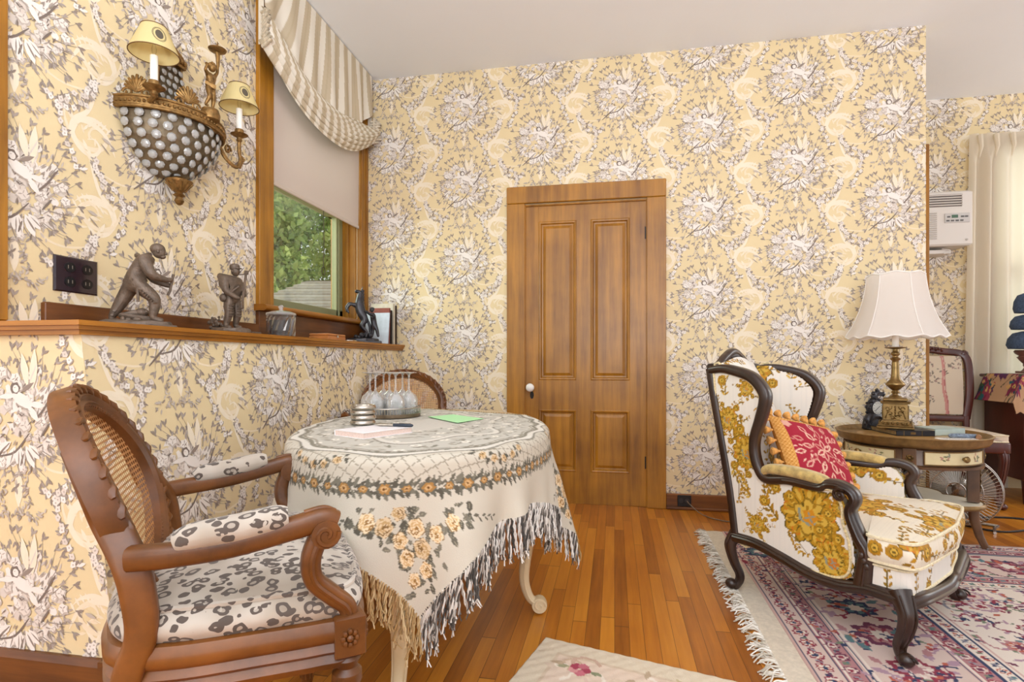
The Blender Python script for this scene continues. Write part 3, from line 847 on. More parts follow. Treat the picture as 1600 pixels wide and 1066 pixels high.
def chair_side(sg):
    xs = np.arange(-.45, .24, .0035); zs = np.arange(.17, .92, .0035)
    X, Z = np.meshgrid(xs, zs, indexing='ij')
    ins = inside_poly(X, Z, outl)
    keep = ins[:-1, :-1] | ins[1:, :-1] | ins[1:, 1:] | ins[:-1, 1:]
    cols = CS.get(X + .6, Z)
    P = np.stack([X, sg * (yS(X) + .012), Z], -1)
    o = np_grid('side_panel', P, M_SATIN, WC, cols, keep)
    P = np.stack([X, sg * (yS(X) - .03), Z], -1)
    np_grid('inner_panel', P, M_SATIN, WC, CB.get(X + .5 + .1 * sg, Z * 1.0), keep)
    at = lambda x, z, k=0: (x, sg * (yS(x) + k), z)
    gp_ = [at(x, z, .014) for x, z in outl]
    MB().tube([at(-.006 + x * .975, z * .985 + .006, .014) for x, z in outl], .005, 6, True).build('gimp_trim', mat('cream_gimp', '#D9C79B', .8, 0, .3, 150), WC)
    # wood
    mb = MB()
    sec = rrect(.05, .034, .35)
    up = [(-.418, .902), (-.36, .909), (-.305, .902), (-.22, .877), (-.167, .826), (-.16, .784), (-.18, .712), (-.205, .635), (-.206, .573), (-.186, .517), (-.15, .484), (-.06, .497), (.05, .496), (.085, .512), (.125, .515), (.165, .502), (.178, .475), (.163, .432), (.19, .362), (.216, .318), (.212, .262), (.205, .20)]
    up = catmull([at(x, z) for x, z in up], 6)
    n = len(up)
    mb.sweep(up, sec, (0, sg, 0), scale=lambda t: (1, 1 + .75 * max(0, (t - .8) / .2) if t > .8 else 1 + .25 * (t < .35) * math.sin(t * 9)))
    post = catmull([at(-.425, .908), at(-.395, .76), at(-.355, .58), at(-.318, .4), at(-.293, .23)], 6)
    mb.sweep(post, rrect(.045, .034, .3), (0, sg, 0))
    rail = catmull([at(-.30, .218), at(-.2, .221), at(-.09, .203), at(.03, .178), at(.13, .178), at(.22, .198), at(.31, .2)], 6)
    mb.sweep(rail, rrect(.05, .042, .3), (0, sg, 0))
    mb.sweep([np.array(p) + (0, sg * .024, .004) for p in rail], circ(.006, 6), (0, sg, 0))
    mb.sweep([np.array(p) + (0, sg * .024, 0) for p in up[n // 2 + 2:]], circ(.005, 6), (0, sg, 0))
    for k in range(18):                           # volute at the hand of the arm
        pass
    sp = [at(.135 + (.024 - .0013 * k) * math.cos(k * .55 + 1), .487 + (.024 - .0013 * k) * math.sin(k * .55 + 1), .03) for k in range(16)]
    mb.tube(sp, .006, 6)
    mb.ball(at(.135, .487, .028), .008, 8, 6)
    for k in range(3): mb.ball(at(.205 + .008 * k, .305 - .016 * k, .026), (.009, .006, .011), 8, 6)
    mb.build('side_frame', M_EBONY, WC)
    pad = MB()
    pp = catmull([at(-.165, .503), at(-.14, .524), at(-.04, .53), at(.06, .522), at(.085, .508)], 6)
    pad.sweep(pp, rrect(.058, .04, .45, 4), (0, sg, 0), scale=lambda t: (.55 + .45 * math.sin(PI * min(1, max(0, t))) ** .4, .5 + .5 * math.sin(PI * t) ** .5))
    pad.build('arm_pad', mat('arm_velvet', '#BDA262', .8, 0, .35, 40, .4, 200, sheen=.3), WC)
chair_side(-1); chair_side(1)
# crest, back, seat
crest = catmull([(-.425, -.245, .905), (-.43, -.17, .915), (-.432, -.10, .955), (-.432, 0, .975), (-.432, .10, .955), (-.43, .17, .915), (-.425, .245, .905)], 8)
crest = [np.array((p[0], nw(p[1]), p[2])) for p in crest]
mb = MB().sweep(crest, rrect(.036, .05, .35), (1, 0, 0))
mb.sweep([np.array(p) + (.016, 0, .004) for p in crest], circ(.006, 6), (1, 0, 0))
mb.build('crest_rail', M_EBONY, WC)
U, V = np.meshgrid(np.linspace(-1, 1, 150), np.linspace(0, 1, 190), indexing='ij')
top = .93 + .03 * np.cos(U * PI * .5) ** 2
Zb = .30 + (top - .30) * V
Yb = U * (.18 + .05 * (1 - V))
bul = (1 - np.abs(U) ** 3.5) * np.clip(np.sin(PI * np.clip(V * .93 + .06, 0, 1)), 0, 1) ** .55
Xb = -.30 - .12 * V + .115 * bul
np_grid('back_cushion', np.stack([Xb, Yb, Zb], -1), M_SATIN, WC, CB.get(Yb + .61, Zb + .12))
U, V = np.meshgrid(np.linspace(-1, 1, 60), np.linspace(0, 1, 80), indexing='ij')
np_grid('outer_back', np.stack([-.312 - .128 * V, U * .195, .22 + .70 * V], -1), M_SATIN, WC, CB.get(U * .24 + .4, V * .7))

def cushion_mesh(name, outline, z0, z1, crown, parent, colfn, material, pipe=.006, pipemat=None, sag=None, nr=70, inset=.006, bow=.0):
    """box cushion: crowned top, piped edges, side band"""
    O = np.array(outline); n = len(O)
    c = O.mean(0)
    arc = np.concatenate([[0], np.cumsum(np.hypot(*np.diff(np.vstack([O, O[:1]]), axis=0).T))])[:n]
    rings = []; cols = []
    for k in range(nr + 1):
        t = k / nr
        xy = c + (O - c) * t * (1 - inset)
        z = z1 + crown * (1 - t ** 2.6)
        z = np.full(n, z)
        if sag is not None: z = z + sag(xy[:, 0], xy[:, 1]) * (1 - t ** 4)
        rings.append(np.column_stack([xy, z])); cols.append(colfn(xy[:, 0], xy[:, 1]))
    ns = 22
    nrm = (O - c) / (np.linalg.norm(O - c, axis=1)[:, None])
    for k in range(1, ns + 1):
        t = k / ns
        z = z1 + (z0 - z1) * t
        xy = O + nrm * bow * math.sin(PI * t) if k < ns else O * (1 - inset) + c * inset
        rings.append(np.column_stack([xy, np.full(n, z)])); cols.append(colfn(arc * 1.0 + .13, np.full(n, z * 1.0 + .3)))
    P = np.stack(rings, 0); Cc = np.stack(cols, 0)
    P = np.concatenate([P, P[:, :1]], 1); Cc = np.concatenate([Cc, Cc[:, :1]], 1)
    o = np_grid(name, P, material, parent, Cc)
    if pipe:
        mb = MB()
        for z in (z1, z0 + .004): mb.tube([(x, y, z) for x, y in O], pipe, 6, True)
        mb.build('piping', pipemat, o)
    return o
tc_ = [(.35, -.40), (.368, -.29), (.378, -.12), (.38, 0), (.37, .12), (.352, .27), (.33, .365), (.28, .385), (.225, .385), (.215, .37), (.15, .335), (0, .30), (-.2, .262), (-.24, .2), (-.25, 0), (-.24, -.2), (-.2, -.262), (0, -.30), (.15, -.335), (.215, -.37), (.225, -.405), (.29, -.415)]
tco = [tuple(p[:2]) for p in catmull([(a, b, 0) for a, b in [(u, nw(v)) for u, v in tc_]], 26, True)]
M_PIPE = mat('cream_piping', '#E2D5B4', .7, 0, .15, 100)
cushion_mesh('seat_cushion', tco, .295, .375, .03, WC, lambda x, y: CB.get(x * .9 + .5, y * .9 + .6) * np.array((.98, .93, .82)), M_SATIN, .006, M_PIPE, bow=.012)  # warm tint puts the silk's golden reflection into the seat colour
dk = [(x * .97 - .004, y * .97) for x, y in tco]
cushion_mesh('seat_deck', dk, .205, .285, 0, WC, lambda x, y: CB.get(x + .3, y + .45), M_SATIN, .005, M_PIPE, nr=6)
fr = catmull([(.325, -.405, .185), (.35, -.35, .195), (.36, -.22, .185), (.365, -.1, .178), (.364, 0, .184), (.358, .1, .178), (.348, .22, .185), (.335, .34, .195), (.31, .385, .185)], 7)
fr = [np.array((p[0], nw(p[1]), p[2])) for p in fr]
mb = MB().sweep(fr, rrect(.04, .042, .3), (0, 0, 1)).sweep([np.array(p) + (.02, 0, -.006) for p in fr], circ(.007, 6), (0, 0, 1))
mb.sweep([(-.30, -.215, .215), (-.30, .215, .215)], rrect(.045, .04, .3), (0, 0, 1))
mb.build('seat_rail', M_EBONY, WC)
def cabriole(mb, p, out, H, r0, r1, m=0):
    """p top point, out unit vector of the knee"""
    o = np.array([out[0], out[1], 0.])
    P = [np.array(p) + o * a + (0, 0, -H * t) for a, t in ((-.01, -.12), (.012, .05), (.026, .22), (.012, .5), (-.012, .76), (.0, .92), (.018, .975))]
    P = catmull(P, 6)
    mb.sweep(P, rrect(1, 1, .42, 3), (out[1], -out[0], 0), m=m, scale=lambda t: r0 + (r1 - r0) * min(1, t * 1.25) ** .8)
    for s in (-1, 1):
        mb.sweep([q + np.array([out[1], -out[0], 0]) * s * (.3 * (r0 + (r1 - r0) * min(1, i / len(P) * 1.25) ** .8)) + o * .48 * (r0 + (r1 - r0) * min(1, i / len(P) * 1.25) ** .8) for i, q in enumerate(P)], circ(.004, 6), (0, 0, 1) if False else (out[1], -out[0], 0), m=m)
    e = P[-1]
    mb.ball((e[0] + o[0] * .006, e[1] + o[1] * .006, p[2] - H + .021), (.024, .024, .021), 12, 8, m=m)
for sg in (-1, 1):
    a = math.radians(42) * sg
    mb = MB(); cabriole(mb, (.315 - .012 * (sg > 0), sg * .36 - .02 * (sg > 0), .195), (math.cos(a), math.sin(a)), .195, .066, .028)
    mb.tube([(.345 - .012 * (sg > 0) + (.018 - .001 * k) * math.cos(.6 * k), sg * .385 - .02 * (sg > 0), .024 + (.018 - .001 * k) * math.sin(.6 * k)) for k in range(14)], .004, 6)
    mb.build('leg', M_EBONY, WC)
    mb = MB(); cabriole(mb, (-.295, sg * .217, .225), (-.8, sg * .6), .225, .055, .028); mb.build('leg', M_EBONY, WC)

# red tapestry cushion with tassel trim
lp_ = Matrix.Rotation(math.radians(-39.47), 4, 'Z')
pc = lp_ @ Vector((-.08, -.02, .56))
PL = thing('throw_pillow', 'red damask throw pillow with gold tassel trim in the wing armchair', 'pillow', (WCL[0] + pc.x, WCL[1] + pc.y, pc.z))
PL.rotation_euler = (Matrix.Rotation(math.radians(-39.47 - 14), 4, 'Z') @ Matrix.Rotation(math.radians(56), 4, 'Y') @ Matrix.Rotation(math.radians(-14), 4, 'Z')).to_euler()
CR = Canvas(.4, .4, .0016, lin('#A3293A'))
rr = random.Random(2); PK = [lin(c) for c in ('#D9A392', '#C98478', '#E2B8A2')]
for ring, nn, L in ((.0, 6, .05), (.05, 9, .05), (.09, 12, .045)):
    for k in range(nn):
        a = 2 * PI * k / nn + ring * 7
        CR.leaf(.2 + ring * math.cos(a), .2 + ring * math.sin(a), a, L, .026, PK[k % 3]); CR.leaf(.2 + (ring + .006) * math.cos(a), .2 + (ring + .006) * math.sin(a), a, L * .7, .012, lin('#A3293A'))
for k in range(46):
    a, q = rr.uniform(0, 6.28), rr.uniform(.03, .125); CR.leaf(.2 + q * math.cos(a), .2 + q * math.sin(a), rr.uniform(0, 6.28), .02, .007, rr.choice(PK))
for sx in (-1, 1):
    for sy in (-1, 1): CR.blob(.2 + sx * .12, .2 + sy * .12, .018, PK[0], lob=5, n=20)
GT = [lin(c) for c in ('#D59A4E', '#C07E35', '#E3B26C')]
hs = .168
def pil(sz, front):
    U, V = np.meshgrid(np.linspace(-1, 1, 110), np.linspace(-1, 1, 110), indexing='ij')
    h = .062 * ((1 - np.abs(U) ** 2.4) * (1 - np.abs(V) ** 2.4)) ** .5
    k = 1 - .07 * (1 - np.maximum(np.abs(U), np.abs(V))) * 0
    X, Y = U * hs * (1 - .06 * (1 - V ** 2) * np.abs(U)), V * hs * (1 - .06 * (1 - U ** 2) * np.abs(V))
    c = CR.get(X + .2, Y + .2).copy()
    edge = np.maximum(np.abs(U), np.abs(V)) > .83
    chk = ((U * 37).astype(int) + (V * 37).astype(int)) % 3
    for i in range(3): c[edge & (chk == i)] = GT[i]
    if not front: c[:] = GT[1]
    return np.stack([X, Y, h if front else -h], -1), c
for nm, f in (('cover', 1), ('backing', 0)):
    P, c = pil(.06, f); np_grid(nm, P, M_FABRIC, PL, c)
tas = mat('gold_tassel', '#DCA054', .85, 0, .3, 90, .6, 300)
for side in range(4):
    for k in range(7):
        u = -.145 + .29 * k / 6
        x, y = ((u, -hs), (hs, u), (u, hs), (-hs, u))[side]
        nx, ny = ((0, -1), (1, 0), (0, 1), (-1, 0))[side]
        d = Vector((nx, ny, -.35)).normalized()
        MB().sweep([Vector((x, y, 0)) + d * t for t in (0, .008, .014, .032, .036)], circ(1, 9), None, scale=lambda t: (.004, .006, .011, .017, .012)[min(4, int(t * 4 + .01))]).build('tassel', tas, PL)
# ================================================================ caned armchair
def leopard():
    m, nt, b = newmat('leopard_velvet')
    N, Lk = nt.nodes.new, nt.links.new
    tc = N('ShaderNodeTexCoord')
    n0 = N('ShaderNodeTexNoise'); n0.inputs['Scale'].default_value = 28; n0.inputs['Detail'].default_value = 2
    Lk(tc.outputs['Object'], n0.inputs['Vector'])
    va = N('ShaderNodeVectorMath'); va.operation = 'SCALE'; va.inputs['Scale'].default_value = .018; Lk(n0.outputs['Color'], va.inputs[0])
    vb = N('ShaderNodeVectorMath'); vb.operation = 'ADD'; Lk(tc.outputs['Object'], vb.inputs[0]); Lk(va.outputs[0], vb.inputs[1])
    mp = N('ShaderNodeMapping'); mp.inputs['Scale'].default_value = (1.0, 1.5, 1.2); mp.inputs['Rotation'].default_value = (0, 0, .5); Lk(vb.outputs[0], mp.inputs[0])
    v = N('ShaderNodeTexVoronoi'); v.inputs['Scale'].default_value = 40; Lk(mp.outputs[0], v.inputs['Vector'])
    n1 = N('ShaderNodeTexNoise'); n1.inputs['Scale'].default_value = 62; n1.inputs['Detail'].default_value = 1; Lk(tc.outputs['Object'], n1.inputs['Vector'])
    def mth(op, a, b_):
        n = N('ShaderNodeMath'); n.operation = op
        for i, x in enumerate((a, b_)):
            if isinstance(x, (int, float)): n.inputs[i].default_value = x
            else: Lk(x, n.inputs[i])
        return n.outputs[0]
    d = v.outputs['Distance']
    outer = mth('LESS_THAN', mth('ADD', d, mth('MULTIPLY', n1.outputs['Fac'], .35)), .655)
    inner = mth('LESS_THAN', d, .24)
    gap = mth('GREATER_THAN', n1.outputs['Fac'], .66)
    ring = mth('MULTIPLY', outer, mth('SUBTRACT', 1.0, mth('MULTIPLY', inner, .75)))
    ring = mth('MULTIPLY', ring, mth('SUBTRACT', 1.0, gap))
    g = N('ShaderNodeValToRGB'); g.color_ramp.elements[0].color = (*lin('#A89B8B'), 1); g.color_ramp.elements[1].color = (*lin('#C9C0B4'), 1)
    g.color_ramp.elements[0].position = .35; g.color_ramp.elements[1].position = .65
    n2 = N('ShaderNodeTexNoise'); n2.inputs['Scale'].default_value = 9; Lk(tc.outputs['Object'], n2.inputs['Vector']); Lk(n2.outputs['Fac'], g.inputs[0])
    mx = N('ShaderNodeMix'); mx.data_type = 'RGBA'; Lk(ring, mx.inputs[0]); Lk(g.outputs[0], mx.inputs[6]); mx.inputs[7].default_value = (*lin('#5C524B'), 1)
    Lk(mx.outputs[2], b.inputs['Base Color']); b.inputs['Roughness'].default_value = .8; b.inputs['Sheen Weight'].default_value = .25; b.inputs['Specular IOR Level'].default_value = .2
    return m
M_LEO = leopard()
M_CANE = mat('woven_cane', '#B98450', .6, 0, .25, 30)
def caned_chair(label, loc, rz, group):
    t = thing('cane_back_armchair', label, 'armchair', loc, rz, group)
    c0 = np.array([-.210, 0, .692]); e = np.array([-.34, 0, .9404]); nf = np.array([.9404, 0, .34])
    B = lambda u, v, w=0: c0 + np.array([0, u, 0]) + e * v + nf * (w + .55 * u * u)
    A_, B_ = .222, .198
    ov = lambda a, k=0: ((A_ + k) * math.cos(a), (B_ + k) * math.sin(a))
    ring = [B(*ov(2 * PI * k / 72)) for k in range(72)]
    sec = [(-.02, -.024), (.012, -.024), (.02, -.016), (.014, -.008), (.021, .0), (.014, .008), (.02, .018), (.012, .024), (-.02, .024)]
    mb = MB(); mb.sweep([tuple(p) for p in ring], sec, tuple(nf), closed=True)
    mb.build('back_frame', M_WALNUT, t)
    mb = MB()
    for k in range(38):                            # ribbon carving round the rim
        a = 2 * PI * k / 38
        if -2.15 < a - 2 * PI < -1.0 or -2.15 < a < -1.0: continue
        P = [B(*ov(a + s * .075, .012 + .012 * s), .012) for s in (-1, -.4, .3, 1)]
        mb.sweep(P, rrect(.02, .012, .4, 2), tuple(nf), scale=[.5, 1, 1.15, .35])
    for k in range(110):
        a = 2 * PI * k / 110
        mb.ball(tuple(B(*ov(a, -.02), .014)), .0042, 6, 4)
    mb.build('ribbon_carving', M_WALNUT, t)
    mb = MB(); cs = .0112
    q = []
    for i in range(-19, 20):
        for j in range(-18, 19):
            x, y = i * cs, j * cs
            if ((abs(x)) / (A_ - .012)) ** 2 + ((abs(y)) / (B_ - .012)) ** 2 > 1: continue
            o = [(x + cs / 2 * sx, y + cs / 2 * sy) for sx, sy in ((1, 0), (1, 1), (0, 1), (-1, 1), (-1, 0), (-1, -1), (0, -1), (1, -1))]
            r = [(x + .0043 * math.cos(PI / 4 * k), y + .0043 * math.sin(PI / 4 * k)) for k in range(8)]
            mb.add([tuple(B(u, v, .0)) for u, v in o + r], [(k, (k + 1) % 8, 8 + (k + 1) % 8, 8 + k) for k in range(8)])
    mb.build('cane_panel', M_CANE, t, smooth=False)
    # seat frame
    pl = [(-.19, -.06), (-.185, -.15), (-.16, -.225), (-.08, -.262), (.05, -.28), (.14, -.29), (.188, -.285), (.215, -.2), (.228, 0)]
    pl = pl + [(x, -y) for x, y in pl[-2::-1]]
    po = [tuple(p) for p in catmull([(x, y, .436) for x, y in pl], 8, True)]
    rail = [(-.044, -.016), (-.044, .012), (-.03, .02), (-.018, .012), (-.01, .02), (.002, .012), (.012, .021), (.028, .022), (.042, .014), (.046, .0), (.04, -.016)]
    mb = MB().sweep(po, rail, (0, 0, 1), closed=True)
    for k in range(26):
        pass
    mb.build('seat_rail', M_WALNUT, t)
    sag = lambda x, y: -.012 * np.exp(-((x + .02) ** 2 + y ** 2) / .006)
    co_ = [tuple(p[:2]) for p in catmull([(x * 1.0 + .004, y * .985, 0) for x, y in pl], 10, True)]
    leo = cushion_mesh('seat_cushion', co_, .471, .532, .04, t, lambda x, y: np.ones((len(x), 3)), M_LEO, .0055, M_LEO, sag=sag, nr=24, bow=.02)
    for sg in (-1, 1):
        # front leg: carved block and fluted taper
        fx_, fy = .188, sg * .29
        mb = MB().box(fx_ - .026, fx_ + .03, fy - .028, fy + .028, .41, .486, bev=.004)
        for ax in (0, 1):
            for k in range(8):
                a = 2 * PI * k / 8; u, v = .012 * math.cos(a), .012 * math.sin(a) + .448
                mb.ball((fx_ + u, fy + sg * .029, v) if ax == 0 else (fx_ + .031, fy + u, v), .006, 6, 4)
            mb.ball((fx_, fy + sg * .03, .448) if ax == 0 else (fx_ + .031, fy, .448), .007, 8, 5)
        mb.lathe([(.02, .41), (.026, .402), (.022, .394), (.018, .385), (.027, .376), (.028, .36), (.024, .352), (.016, .06), (.013, .05), (.019, .042), (.019, .03), (.013, .02), (.012, 0)][::-1], (fx_, fy, 0), 20)
        for k in range(10):
            a = 2 * PI * k / 10
            mb.tube([(fx_ + .0235 * math.cos(a), fy + .0235 * math.sin(a), .345), (fx_ + .0155 * math.cos(a), fy + .0155 * math.sin(a), .07)], .0042, 6)
        mb.build('leg', M_WALNUT, t)
        # rear leg runs up into the stile
        sp = catmull([(-.225, sg * .245, 0), (-.19, sg * .25, .2), (-.158, sg * .255, .42), (-.135, sg * .258, .5), (-.14, sg * .257, .57), (-.152, sg * .25, .62)] + [B(sg * ov(q)[0], ov(q)[1], -.004) for q in (-.12, .12, .36, .6)], 6)
        MB().sweep(sp, rrect(.046, .034, .3), (1, 0, 0), scale=lambda q: (.8 + .35 * math.sin(min(1, q * 1.2) * PI * .6) - .5 * max(0, q - .7), 1 - .8 * max(0, q - .65))).build('leg', M_WALNUT, t)
        # arm
        ap = catmull([(-.15, sg * .262, .63), (-.12, sg * .276, .632), (-.08, sg * .287, .634), (0, sg * .30, .641), (.09, sg * .309, .658), (.14, sg * .312, .668), (.163, sg * .312, .66)], 6)
        mb = MB().sweep(ap, rrect(.038, .04, .35), (0, 1, 0), scale=lambda q: (1, 1.0 if q < .8 else 1.05))
        spp = [(.145 + (.022 - .0012 * k) * math.cos(k * .5 - .2), sg * .333, .645 - (.022 - .0012 * k) * math.sin(k * .5 - .2)) for k in range(16)]
        mb.tube(spp, .005, 6)
        mb.lathe([(.005, -.022), (.025, -.021), (.026, 0), (.025, .021), (.005, .022)], n=18, M=Matrix.Translation((.145, sg * .312, .645)) @ Matrix.Rotation(PI / 2, 4, 'X'))
        mb.sweep([p + np.array([0, 0, .021]) for p in ap[26:]], rrect(.012, .008, .4), (0, 1, 0))
        mb.build('arm', M_WALNUT, t)
        sup = catmull([(.135, sg * .311, .64), (.122, sg * .309, .60), (.128, sg * .303, .56), (.16, sg * .297, .525), (.185, sg * .292, .50), (.192, sg * .29, .47)], 7)
        MB().sweep(sup, rrect(.034, .034, .3), (0, 1, 0)).sweep([p + np.array([.0, sg * .0165, 0]) for p in sup], circ(.005, 6), (0, 1, 0)).build('arm_support', M_WALNUT, t)
        pp = catmull([(-.085, sg * .287, .652), (-.06, sg * .291, .661), (.0, sg * .3, .668), (.06, sg * .306, .678), (.085, sg * .308, .68)], 6)
        pd = MB().sweep(pp, rrect(.052, .046, .48, 4), (0, 1, 0), scale=lambda q: (.5 + .5 * math.sin(PI * (q * .94 + .03)) ** .4, .55 + .45 * math.sin(PI * (q * .94 + .03)) ** .5)).build('arm_pad', M_LEO, t)
    return t
FC = gp(-.607, 1.197)
ch = caned_chair('carved cane-back armchair with leopard cushion, nearest, beside the low papered wall', (*FC, 0), math.radians(37.8), 'cane-back armchairs')
BC = gp(-.585, 3.03)
dup(ch, (*BC, 0), math.radians(-66), 'cane-back armchair behind the glasses on the far side of the round table')

# ================================================================ table and cloth
TC = gp(-.315, 2.08)
M_CREAM = wood('cream_gilt_wood', '#C9AE82', '#E3D0AC', .45, (.4, .4, .15), 22, .1)
TA, TB, TZ = .45, .72, .712
tb = thing('oval_table', 'cream scroll-legged table hidden under the fringed floral cloth', 'table', (*TC, 0), YAW)
el = [(TA * math.cos(2 * PI * k / 72), TB * math.sin(2 * PI * k / 72)) for k in range(72)]
mb = MB().loft([[(x * k, y * k, z) for x, y in el] for k, z in ((.985, TZ - .03), (1, TZ - .022), (1, TZ - .012), (.985, TZ - .004))])
mb.build('table_top', M_CREAM, tb, angle=50)
mb = MB().loft([[(x * .86, y * .88, z) for x, y in el] for z in (TZ - .10, TZ - .03)]); mb.build('apron', M_CREAM, tb, angle=50)
for ax, ay in ((1, 0), (-1, 0), (0, 1), (0, -1)):
    R = .39 if ax else .56
    o = np.array([ax, ay, 0.])
    P = catmull([o * (R + a) + np.array([0, 0, z]) for a, z in ((0, TZ - .05), (.035, TZ - .13), (.03, .48), (.0, .34), (-.025, .2), (-.028, .12), (-.008, .06), (.02, .04))], 7)
    mb = MB().sweep(P, rrect(1, 1, .4, 3), (-ay, ax, 0), scale=lambda q: .062 - .03 * min(1, q * 1.15))
    for s in (-1, 1): mb.sweep([p + np.array([-ay, ax, 0]) * s * (.031 - .015 * min(1, i / len(P) * 1.15)) for i, p in enumerate(P)], circ(.005, 6), (-ay, ax, 0))
    cc = o * (R + .028) + np.array([0, 0, .034])
    mb.lathe([(.004, -.02), (.028, -.019), (.03, 0), (.028, .019), (.004, .02)], n=18, M=Matrix.Translation(cc) @ Matrix.Rotation(math.atan2(ay, ax), 4, 'Z') @ Matrix.Rotation(PI / 2, 4, 'X'))
    for s in (-1, 1):
        mb.tube([cc + o * (.024 - .0013 * k) * math.cos(k * .5) + np.array([-ay, ax, 0]) * s * .021 + np.array([0, 0, (.024 - .0013 * k) * math.sin(k * .5)]) for k in range(16)], .004, 6)
    mb.build('leg', M_CREAM, tb)

HD = .945; HS = HD / math.sqrt(2); CA = math.radians(-78.7 + 45)
COX, COY = -.05, -.175
NN = 430
CZ = TZ + .001
g = np.linspace(-HS, HS, NN)
Pq, Qq = np.meshgrid(g, g, indexing='ij')
def cloth_xy(p, q): return COX + p * math.cos(CA) - q * math.sin(CA), COY + p * math.sin(CA) + q * math.cos(CA)
RHO = .03
def drape(x, y):
    r = np.hypot(x, y) + 1e-9; ph = np.arctan2(y, x)
    R = 1 / np.sqrt((np.cos(ph) / TA) ** 2 + (np.sin(ph) / TB) ** 2) + .004
    e = np.maximum(0, r - (R - RHO)); th = np.minimum(e / RHO, PI / 2)
    d = np.maximum(0, e - RHO * PI / 2)
    fold = .10 * np.sin(11 * ph + .6) + .06 * np.sin(19 * ph + 2) + .05 * np.sin(5 * ph + 1)
    pleat = np.exp(-((ph + 1.28) / .10) ** 2) * .20 - np.exp(-((ph + 1.10) / .07) ** 2) * .28
    hr = np.where(e > 0, R - RHO + RHO * np.sin(th), r) + d * (.10 + np.clip(d * 6, 0, 1) * (fold + pleat) * 1.0)
    z = np.where(e > 0, CZ - RHO * (1 - np.cos(th)), CZ) - d * .975
    return np.stack([hr * np.cos(ph), hr * np.sin(ph), z], -1), r / R, e, ph, R
X, Y = cloth_xy(Pq, Qq)
PC, rho, ee, ph, RR = drape(X, Y)
# ---- woven pattern
c_cl, c_gr, c_dk, c_gd, c_gl = [np.array(lin(h)) for h in ('#CBC3B3', '#A8A192', '#5A564B', '#B58A4F', '#D8B47E')]
col = np.empty(Pq.shape + (3,)); col[:] = c_cl
def put(mask, c, al=1.0):
    col[mask] = col[mask] * (1 - al) + np.array(c) * al
rad = rho * .6                                      # pattern follows the oval top
lace = Canvas(1.4, 1.4, .0025, lin('#CBC7BC'))
r_ = random.Random(4)
for q in range(9):
    nq = 8 + 6 * q; R0 = .04 + .062 * q
    for k in range(nq):
        a = 2 * PI * k / nq + q * .3
        x0, y0 = .7 + R0 * math.cos(a), .7 + R0 * math.sin(a)
        for _ in range(5): lace.leaf(x0 + r_.gauss(0, .008), y0 + r_.gauss(0, .008), a + r_.uniform(-1.6, 1.6), r_.uniform(.02, .045), r_.uniform(.006, .012), lin(r_.choice(('#989384', '#A9A394', '#8C8879', '#BDB7A7'))))
        if k % 2: lace.blob(x0, y0, .014, lin('#EDE8DC'), lob=5, n=15); lace.blob(x0, y0, .004, lin('#A9A08C'))
U_, V_ = .7 + rho * .55 * np.cos(ph), .7 + rho * .55 * np.sin(ph)
inl = rho < .93
col[inl] = lace.get(U_, V_)[inl]
star = .60 + .07 * np.cos(8 * ph)
put(np.abs(rho - star) < .022, lin('#E0DBD0')); put(np.abs(rho - star - .035) < .008, c_gr * .8)
put(rho < .24 + .03 * np.cos(8 * ph), lin('#D9D4CA'))
chk = (((X * 90).astype(int) + (Y * 90).astype(int)) % 2 == 0) & (rho < .22 + .03 * np.cos(8 * ph)); put(chk, lin('#CFCABF'))
sc = .925 + .02 * np.cos(16 * ph)
for off, w, cc in ((-.035, .012, lin('#8F8A7C')), (0, .022, lin('#E0DBD0')), (.028, .007, c_gr * .7), (-.065, .008, c_gr)):
    put(np.abs(rho - sc - off) < w, cc)
dash = (np.sin(ph * 130) > .1) & (np.abs(rho - .885) < .012); put(dash, lin('#8B8677'))
lat_ = (rho > .965) & (ee < .075)
l1 = np.abs(((X + Y) * 24) % 1 - .5) > .455; l2 = np.abs(((X - Y) * 24) % 1 - .5) > .455
put(lat_ & (l1 | l2), lin('#9A9180'))
dots = lat_ & (np.abs(((X + Y) * 24) % 1 - .0) < .06) & (np.abs(((X - Y) * 24) % 1) < .06); put(dots, c_gr)
